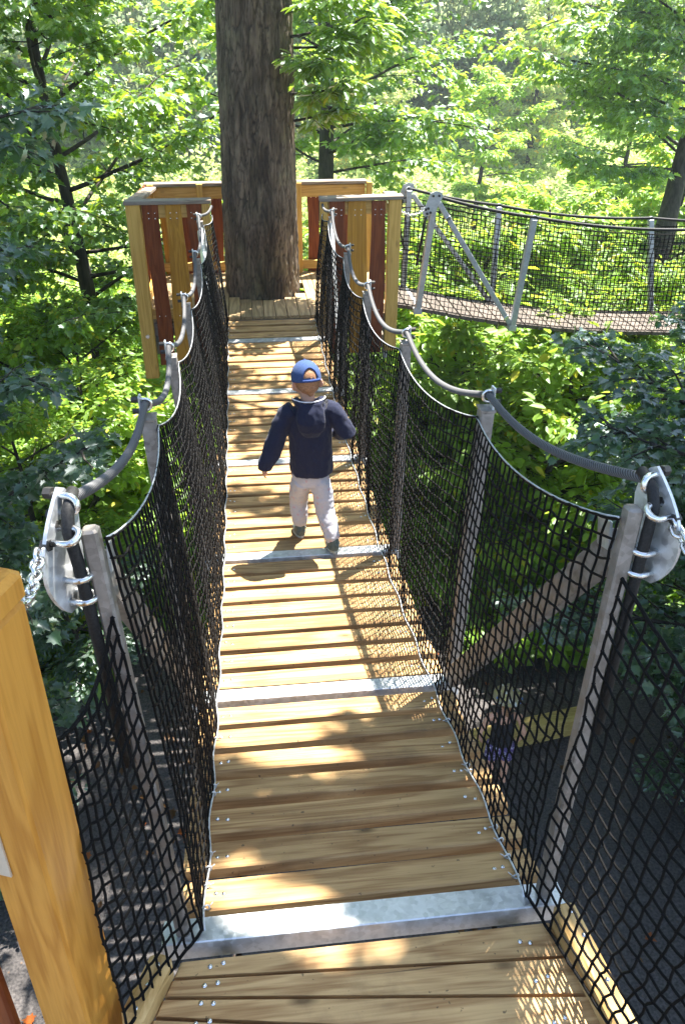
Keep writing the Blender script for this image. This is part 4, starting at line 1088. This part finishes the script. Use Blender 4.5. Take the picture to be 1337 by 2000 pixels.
# --- the great oak through the platform
oak = thing('oak_tree', 'massive oak with deeply furrowed bark rising through the tree platform', 'tree')
na = 280; ZS = list(np.linspace(GZ-.2, -.75, 26))+list(np.linspace(-.66, 2.75, 262))+list(np.linspace(2.85, 9.5, 60)); nz_ = len(ZS)-1
me = bpy.data.meshes.new('trunk'); vs = []; crack = []
for j in range(nz_+1):
    z = ZS[j]
    r0 = .40+.02*math.exp(-(z+.5)*1.2 if z > -.5 else 0)+(.35*max(0, (-z-2.5)/1.9)**2 if z < -2.5 else 0)-.012*max(0, z)
    for i in range(na):
        a = 2*math.pi*i/na; ca, sa = math.cos(a), math.sin(a)
        wv_ = V((noise.noise(V((ca*3, sa*3, z*1.2))), noise.noise(V((ca*3+7, sa*3, z*1.2))), noise.noise(V((ca*4, sa*4+5, z*1.5)))))
        dd_ = noise.voronoi(V((ca*9.5, sa*9.5, z*4.2))+wv_*1.0)[0]; d2_ = noise.voronoi(V((ca*15, sa*15, z*11))+wv_*1.6)[0]
        h = min(1, (dd_[1]-dd_[0])/.30)**.6*.75+.25*min(1, (d2_[1]-d2_[0])/.35)
        burl = math.exp(-((z-.28)/.22)**2-((a-4.95)/.35)**2)
        low = .035*burl+.02*noise.noise(V((ca*1.4, sa*1.4, z*.5)))+.008*noise.noise(V((ca*3, sa*3, z*1.6)))
        rr_ = r0+low+.021*(h-.75)+.008*noise.noise(V((ca*18, sa*18, z*7)))
        vs.append((TR.x+rr_*ca+.012*z, TR.y+rr_*sa, z)); crack.append(max(0., min(.8, 1.05-h*1.75)))
fs = [(j*na+i, j*na+(i+1) % na, (j+1)*na+(i+1) % na, (j+1)*na+i) for j in range(nz_) for i in range(na)]
me.from_pydata(vs, [], fs); me.materials.append(M['bark']); at = me.attributes.new('crack', 'FLOAT', 'POINT'); at.data.foreach_set('value', crack)
me.polygons.foreach_set('use_smooth', [True]*len(fs)); link('trunk', me, oak)
c = Crown(77)
for k in range(26):
    a = k*2.399; z = c.r.uniform(4.6, 9.2); L = c.r.uniform(2.4, 4.2)*(1 if math.cos(a) < .2 else .72)
    c.limb((TR.x+.3*math.cos(a), TR.y+.3*math.sin(a), z), (math.cos(a), math.sin(a), c.r.uniform(-.05,.5)), L, .07, .13, 46, 14)
P = np.concatenate(c.P); D = np.concatenate(c.D); Nn = np.concatenate(c.Nn); S_ = np.concatenate(c.S); k = shade_keep(P, c.rng) & (P[:,2] > 3.2)
link('crown', leaf_mesh('crown', P[k], D[k], Nn[k], S_[k], 'oak', M['leaf_oak']), oak)
c.wood.build('limbs', M['bark'], oak, True)
# leafy shoot on the trunk
c = Crown(78)
for k, (z, a, L) in enumerate(((2.2,-38,.8),(2.0,-25,.9),(1.75,-48,.65),(1.5,-30,.8),(1.25,-18,.6),(2.35,-10,.9),(1.9,2,.9))):
    a = rad(a); c.limb((TR.x+.4*math.cos(a), TR.y+.4*math.sin(a), z), (math.cos(a), math.sin(a), .1), L, .011, .125, 72, 9, spread=.085)
P = np.concatenate(c.P); D = np.concatenate(c.D); Nn = np.concatenate(c.Nn); S_ = np.concatenate(c.S)
sh = leaf_mesh('leafy_shoot', P, D, Nn, S_, 'oak', M['leaf_oak']); so_ = link('leafy_shoot', sh, oak); c.wood.build('shoot_twigs', M['bark2'], so_, True)

def gz(x, y): return ground_z(x, y)-.05
# --- individual trees round the bridge
maple('maple_tree', 'dark maple with layered branches filling the upper left beside the platform', (-2.9,12.4,gz(-2.9,12.4)), 9.4, .18, None, 2.6, 3.4, 42, .135, 36, 11, sub=12)
maple('maple_tree', 'maple with a forked dark trunk standing right behind the oak', (1.25,17.2,gz(1.25,17.2)), 12., .34, (1.9,17.4,5.), 6.0, 4.1, 30, .155, 28, 12, mat_='leaf_oak')
maple('maple_tree', 'leaning dark maple trunk behind the second bridge at the right edge', (8.35,15.6,gz(8.35,15.6)), 11.5, .36, (10.6,18.6,4.8), 5.6, 4.2, 26, .155, 30, 13, mat_='leaf_oak', az=(70,235), spread=.13)
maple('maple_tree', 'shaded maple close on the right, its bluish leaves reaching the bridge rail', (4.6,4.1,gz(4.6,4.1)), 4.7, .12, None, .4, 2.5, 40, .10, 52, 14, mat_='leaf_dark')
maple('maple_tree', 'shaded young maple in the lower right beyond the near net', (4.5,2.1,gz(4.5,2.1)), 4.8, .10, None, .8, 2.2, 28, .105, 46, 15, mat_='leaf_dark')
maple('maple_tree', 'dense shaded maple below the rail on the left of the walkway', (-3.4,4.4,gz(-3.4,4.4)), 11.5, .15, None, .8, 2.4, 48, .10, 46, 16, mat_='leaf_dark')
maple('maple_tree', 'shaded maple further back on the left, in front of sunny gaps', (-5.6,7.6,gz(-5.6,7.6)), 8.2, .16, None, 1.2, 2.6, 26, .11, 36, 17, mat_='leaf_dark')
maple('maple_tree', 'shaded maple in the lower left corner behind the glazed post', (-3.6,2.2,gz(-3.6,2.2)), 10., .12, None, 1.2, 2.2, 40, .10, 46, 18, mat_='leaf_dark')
maple('maple_tree', 'tall maple over the right of the bridge start, mostly above the picture', (3.8,3.2,gz(3.8,3.2)), 13., .2, None, 8.0, 3.9, 54, .13, 56, 19, mat_='leaf_maple', elev=.05)  # crown out of view, placed and thinned to dapple the bridge start

maple('maple_tree', 'unseen tall maple added at the right so its high crown shades the leaves by the rail', (6.6,6.1,gz(6.6,6.1)), 12.5, .2, None, 8.6, 2.9, 30, .13, 40, 20, mat_='leaf_maple', elev=.05)  # out of view, added only to shade the foliage on the right
# --- prototypes for the valley, copied with their trunks and crowns
def proto(kind, seed, H, R, size, nl, dens, mt, z0=.4, leaf='quad', sub=9, spread=.16):
    return maple(kind, 'x', (0,0,0), H, H*.022, None, z0, R, nl, size, dens, seed, mat_=mt, kind=leaf, boxes=None, shade=False, sub=sub, spread=spread, elev=.12, droop=.25)
def place(src, used, x, y, s, rz, label, group, cat, mt=None, dz=0.):
    o = src if src.name not in used else copy_tree(src); used.add(src.name); used.add(o.name)
    o.location = (x, y, gz(x, y)+dz); o.scale = (s, s, s); o.rotation_euler = (0, 0, rz); tag(o, label, cat, group)
    if mt:
        for ch in o.children:
            if ch.name.startswith('crown'): ch.material_slots[0].link = 'OBJECT'; ch.material_slots[0].material = M[mt]
    return o
used = set()
pA = proto('valley_tree', 31, 6.5, 3.1, .19, 18, 46, 'leaf_bright', 1.4, 'oval', 12)
pB = proto('valley_tree', 32, 7.5, 3.0, .20, 18, 44, 'leaf_bright', 1.8, 'oval', 12)
pS = proto('shrub', 33, 2.8, 1.7, .14, 18, 46, 'leaf_bright', .3, 'oval', 9)
pW = proto('willow_tree', 34, 9., 3.2, .26, 36, 20, 'leaf_pale', .8, 'oval')
LST = [
 (pA, 2.4, 8.6, .52, .2, 'low sunny tree just behind the platform end of the handrail', 'leaf_bright', 'tree'),
 (pB, 3.9, 8.2, .46, 1.2, 'sunny treetop between the two bridges, left of the shaded maple', 'leaf_bright', 'tree'),
 (pA, 5.2, 9.6, .56, 2.2, 'sunny treetop straight below the middle of the side bridge', 'leaf_bright', 'tree'),
 (pB, 3.3, 10.6, .55, 3.2, 'sunny treetop below the first brace of the side bridge', 'leaf_bright', 'tree'),
 (pA, 6.7, 11.0, .5, 4.2, 'sunny treetop below the right end of the side bridge', 'leaf_bright', 'tree'),
 (pB, 1.9, 11.8, .58, 5.2, 'sunny treetop directly right of the platform corner post', 'leaf_bright', 'tree'),
 (pA, -2.7, 10.2, .5, .8, 'sunny treetop left of the platform corner post', 'leaf_bright', 'tree'),
 (pB, -4.6, 11.4, .56, 1.8, 'sunny treetop glowing behind the shaded left maples', 'leaf_bright', 'tree'),
 (pA, -3.0, 7.4, .42, 2.8, 'low sunny treetop seen past the second left post', 'leaf_bright', 'tree'),
 (pA, 10.6, 11.2, .6, 3.8, 'sunny treetop at the far right below the leaning trunk', 'leaf_bright', 'tree'),
 (pA, 2.9, 12.4, .62, 0., 'small sunlit tree just below the second bridge', 'leaf_bright', 'tree'),
 (pB, 5.2, 13.6, .66, 1., 'sunlit young tree under the right part of the second bridge', 'leaf_bright', 'tree'),
 (pA, .9, 14.2, .6, 2., 'sunny low tree behind the platform, right of the oak trunk', 'leaf_bright', 'tree'),
 (pB, 3.9, 16.8, .6, 3., 'bright tree in the valley seen through the second bridge net', 'leaf_bright', 'tree'),
 (pA, 13.5, 15.5, .9, 4., 'bright tree well to the right of the leaning trunk', 'leaf_bright', 'tree'),
 (pB, -6.8, 14., .6, 5., 'sunny tree behind the dark maple at the left edge', 'leaf_bright', 'tree'),
 (pA, -4.6, 16., .55, .6, 'sunny tree glowing beyond the left platform corner post', 'leaf_bright', 'tree'),
 (pB, -9.5, 19., .6, 1.7, 'small sunlit tree at the far left edge', 'leaf_bright', 'tree'),
 (pA, -2.0, 18., .6, 2.8, 'sunlit tree directly behind the left half of the platform', 'leaf_bright', 'tree'),
 (pB, 10.5, 37., 1.05, .4, 'rounded sunlit tree on the meadow above the middle of the side bridge', 'leaf_bright', 'tree'),
 (pA, 16.5, 36., 1.3, 1.1, 'broad sunlit tree on the slope left of the leaning trunk', 'leaf_bright', 'tree'),
 (pA, -11., 33., 1.1, 2.4, 'sunlit tree on the slope at the upper left edge', 'leaf_bright', 'tree'),
 (pW, 2.6, 22.5, .5, 1.3, 'pale willow whose top shows right above the railing right of the oak', 'leaf_pale', 'tree'),
 (pW, 6.0, 23.5, .5, 5.3, 'pale willow centred above the cable of the side bridge', 'leaf_pale', 'tree'),
 (pW, 7., 46., .9, .3, 'pale feathery willow out on the sunny meadow above the side bridge', 'leaf_pale', 'tree'),
 (pW, 17., 50., 1., 2.1, 'pale willow on the meadow left of the leaning trunk', 'leaf_pale', 'tree'),
 (pW, .8, 36., .6, 4.4, 'pale willow half hidden by the oak trunk', 'leaf_pale', 'tree'),
 (pW, -13, 44., .7, 3.2, 'pale willow in the bright gap at the left edge', 'leaf_pale', 'tree'),
 (pB, 15.5, 22., 1.3, .9, 'tall sunlit tree at the right edge of the valley', 'leaf_bright', 'tree'),
 (pA, 11.8, 21., 1.0, 5.2, 'sunlit tree right behind the leaning trunk', 'leaf_bright', 'tree'),
 (pS, 1.9, 10.6, 1.25, 0., 'sunlit shrub right beside the platform edge below the side bridge', 'leaf_bright', 'shrub'),
 (pS, 3.6, 10.8, 1.4, 1., 'sunlit shrub under the brace of the side bridge', 'leaf_bright', 'shrub'),
 (pS, 2.6, 9.4, 1.2, 2., 'low shrub below the first bay of the side bridge', 'leaf_bright', 'shrub'),
 (pS, 3.4, 7.4, 1.15, 3., 'half shaded shrub between both bridges', 'leaf_bright', 'shrub'),
 (pS, 2.3, 7.9, 1.0, 4., 'half shaded shrub under the right platform post', 'leaf_bright', 'shrub'),
 (pS, -2.4, 8.6, .9, 5., 'sunny shrub below the left platform post', 'leaf_bright', 'shrub'),
 (pS, -3.4, 10.4, 1.0, .5, 'sunny shrub at the left behind the handrail cable', 'leaf_bright', 'shrub'),
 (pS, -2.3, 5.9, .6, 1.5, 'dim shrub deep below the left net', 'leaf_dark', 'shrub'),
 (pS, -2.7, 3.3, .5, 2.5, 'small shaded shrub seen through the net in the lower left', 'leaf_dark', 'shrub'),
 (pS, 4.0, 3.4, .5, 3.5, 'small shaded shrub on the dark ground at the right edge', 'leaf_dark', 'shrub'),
]
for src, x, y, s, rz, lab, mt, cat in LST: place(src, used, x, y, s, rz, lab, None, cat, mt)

# --- far wood on the hillside: one mass of crowns
rng = np.random.default_rng(9); Ps, Ds, Ns, Ss = [], [], [], []
for k in range(330):
    y = 54+rng.random()**1.2*86; x = rng.uniform(-.6, .68)*(y+12)
    zb_ = ground_z(x, y); Rw = rng.uniform(2.6, 4.6); Hh = rng.uniform(6, 12); n = 3200 if y < 80 else 2000
    # a crown of many lobes
    nl_ = 16; la = rng.uniform(0, 6.28, nl_); lz = rng.uniform(.25, 1, nl_); lr = Rw*.75*np.sqrt(1-(lz-.3)**2*.95)*rng.uniform(.3, 1, nl_)
    L_ = np.stack([lr*np.cos(la), lr*np.sin(la), lz*Hh], 1); i = rng.integers(0, nl_, n)
    dv = rng.normal(0, 1, (n, 3)); dv /= np.linalg.norm(dv, axis=1)[:, None]
    p = L_[i]+dv*rng.uniform(.55, 1, (n, 1))**.5*Rw*.42*np.array([1,1,.8])
    Ps.append(p+np.array([x, y, zb_])); Ds.append(rng.normal(0, 1, (n, 3))-np.array([0,0,.3])); Ns.append(dv+np.array([0,0,.5])+rng.normal(0, .5, (n, 3))); Ss.append(rng.uniform(.15, .32, n)*(1+.006*y))
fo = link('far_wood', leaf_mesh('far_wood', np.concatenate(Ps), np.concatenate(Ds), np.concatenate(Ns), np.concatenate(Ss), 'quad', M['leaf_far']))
tag(fo, 'hazy wood of many crowns covering the far hillside', 'wood', kind='stuff')

# --- undergrowth carpet in the valley
Ps, Ds, Ns, Ss = [], [], [], []
n = 150000; x = rng.uniform(-14, 16, n); y = 5.5+26*rng.random(n)**1.4
kp = ~((np.abs(x) < 2.0) & (y < 6.5)); x, y = x[kp], y[kp]; n = len(x)
lump = .5+.5*np.sin(x*1.15+1.3*np.cos(y*.8))*np.cos(y*1.05+1.1*np.sin(x*.7)); lump2 = .5+.5*np.sin(x*3.1+y*2.3)*np.cos(y*3.3-x*1.7)
hh = np.array([ground_z(a, b) for a, b in zip(x, y)])+(lump*1.5+lump2*.5+.1)*(1-.55*rng.random(n)**2.2)*np.clip((y-5)/4, .25, 1)
gp_ = np.stack([x, y, hh], 1); dd = rng.normal(0, 1, (n, 3)); dd[:, 2] *= .3
ug = link('undergrowth', leaf_mesh('undergrowth', gp_, dd, np.array([0,0,1.])[None]+rng.normal(0, .45, (n, 3)), rng.uniform(.12, .3, n), 'oval', M['leaf_bright']))
tag(ug, 'sunny leafy undergrowth covering the valley floor', 'undergrowth', kind='stuff')

# --- the hazy air of the valley
hz = MB(); hz.box((0, 60, 10.2), (360, 300, 43)); mh, nt, out = mat('hazy_air')
pv_ = N(nt, 'ShaderNodeVolumePrincipled'); pv_.inputs['Color'].default_value = (.80, .90, 1, 1); pv_.inputs['Density'].default_value = .0009; pv_.inputs['Anisotropy'].default_value = .3
nt.links.new(pv_.outputs[0], out.inputs['Volume']); tag(hz.build('haze', mh), kind='stuff')

n = 5000; lx = rng.uniform(-6, 9, n); ly = rng.uniform(-3, 9, n); kp = (np.sin(lx*1.7+ly)*np.cos(ly*1.3-lx*.5)+rng.normal(0, .5, n) > .55); lx, ly = lx[kp], ly[kp]; n = len(lx)
lz = np.array([ground_z(a, b) for a, b in zip(lx, ly)])+.03; dd = rng.normal(0, 1, (n, 3)); dd[:, 2] *= .15
M['litter'] = leafmat('dry_leaf', (.14,.07,.025), (.1,.05,.01), gloss=.03, fr_=.1, yellow=.2, vary=1.)
tag(link('fallen_leaves', leaf_mesh('fallen_leaves', np.stack([lx, ly, lz], 1), dd, np.array([0,0,1.])[None]+rng.normal(0, .2, (n, 3)), rng.uniform(.05, .11, n), 'maple', M['litter'])), 'brown fallen leaves scattered on the dark ground', 'leaves', kind='stuff')

# pale sunny thicket on the meadow beyond the undergrowth
n = 110000; ty = 30+36*rng.random(n); tx = rng.uniform(-.62, .7, n)*(ty+8)
lm = np.clip(np.sin(tx*.55+1.7*np.cos(ty*.31))*np.cos(ty*.5+1.3*np.sin(tx*.33)), 0, 1); lm2 = .5+.5*np.sin(tx*2.3+ty)*np.cos(ty*1.9-tx*1.1)
tz_ = np.array([ground_z(a, b) for a, b in zip(tx, ty)])+(lm*2.6+lm2*.9+.15)*(1-.6*rng.random(n)**1.8)
dd = rng.normal(0, 1, (n, 3)); dd[:, 2] = dd[:, 2]*.6+.3
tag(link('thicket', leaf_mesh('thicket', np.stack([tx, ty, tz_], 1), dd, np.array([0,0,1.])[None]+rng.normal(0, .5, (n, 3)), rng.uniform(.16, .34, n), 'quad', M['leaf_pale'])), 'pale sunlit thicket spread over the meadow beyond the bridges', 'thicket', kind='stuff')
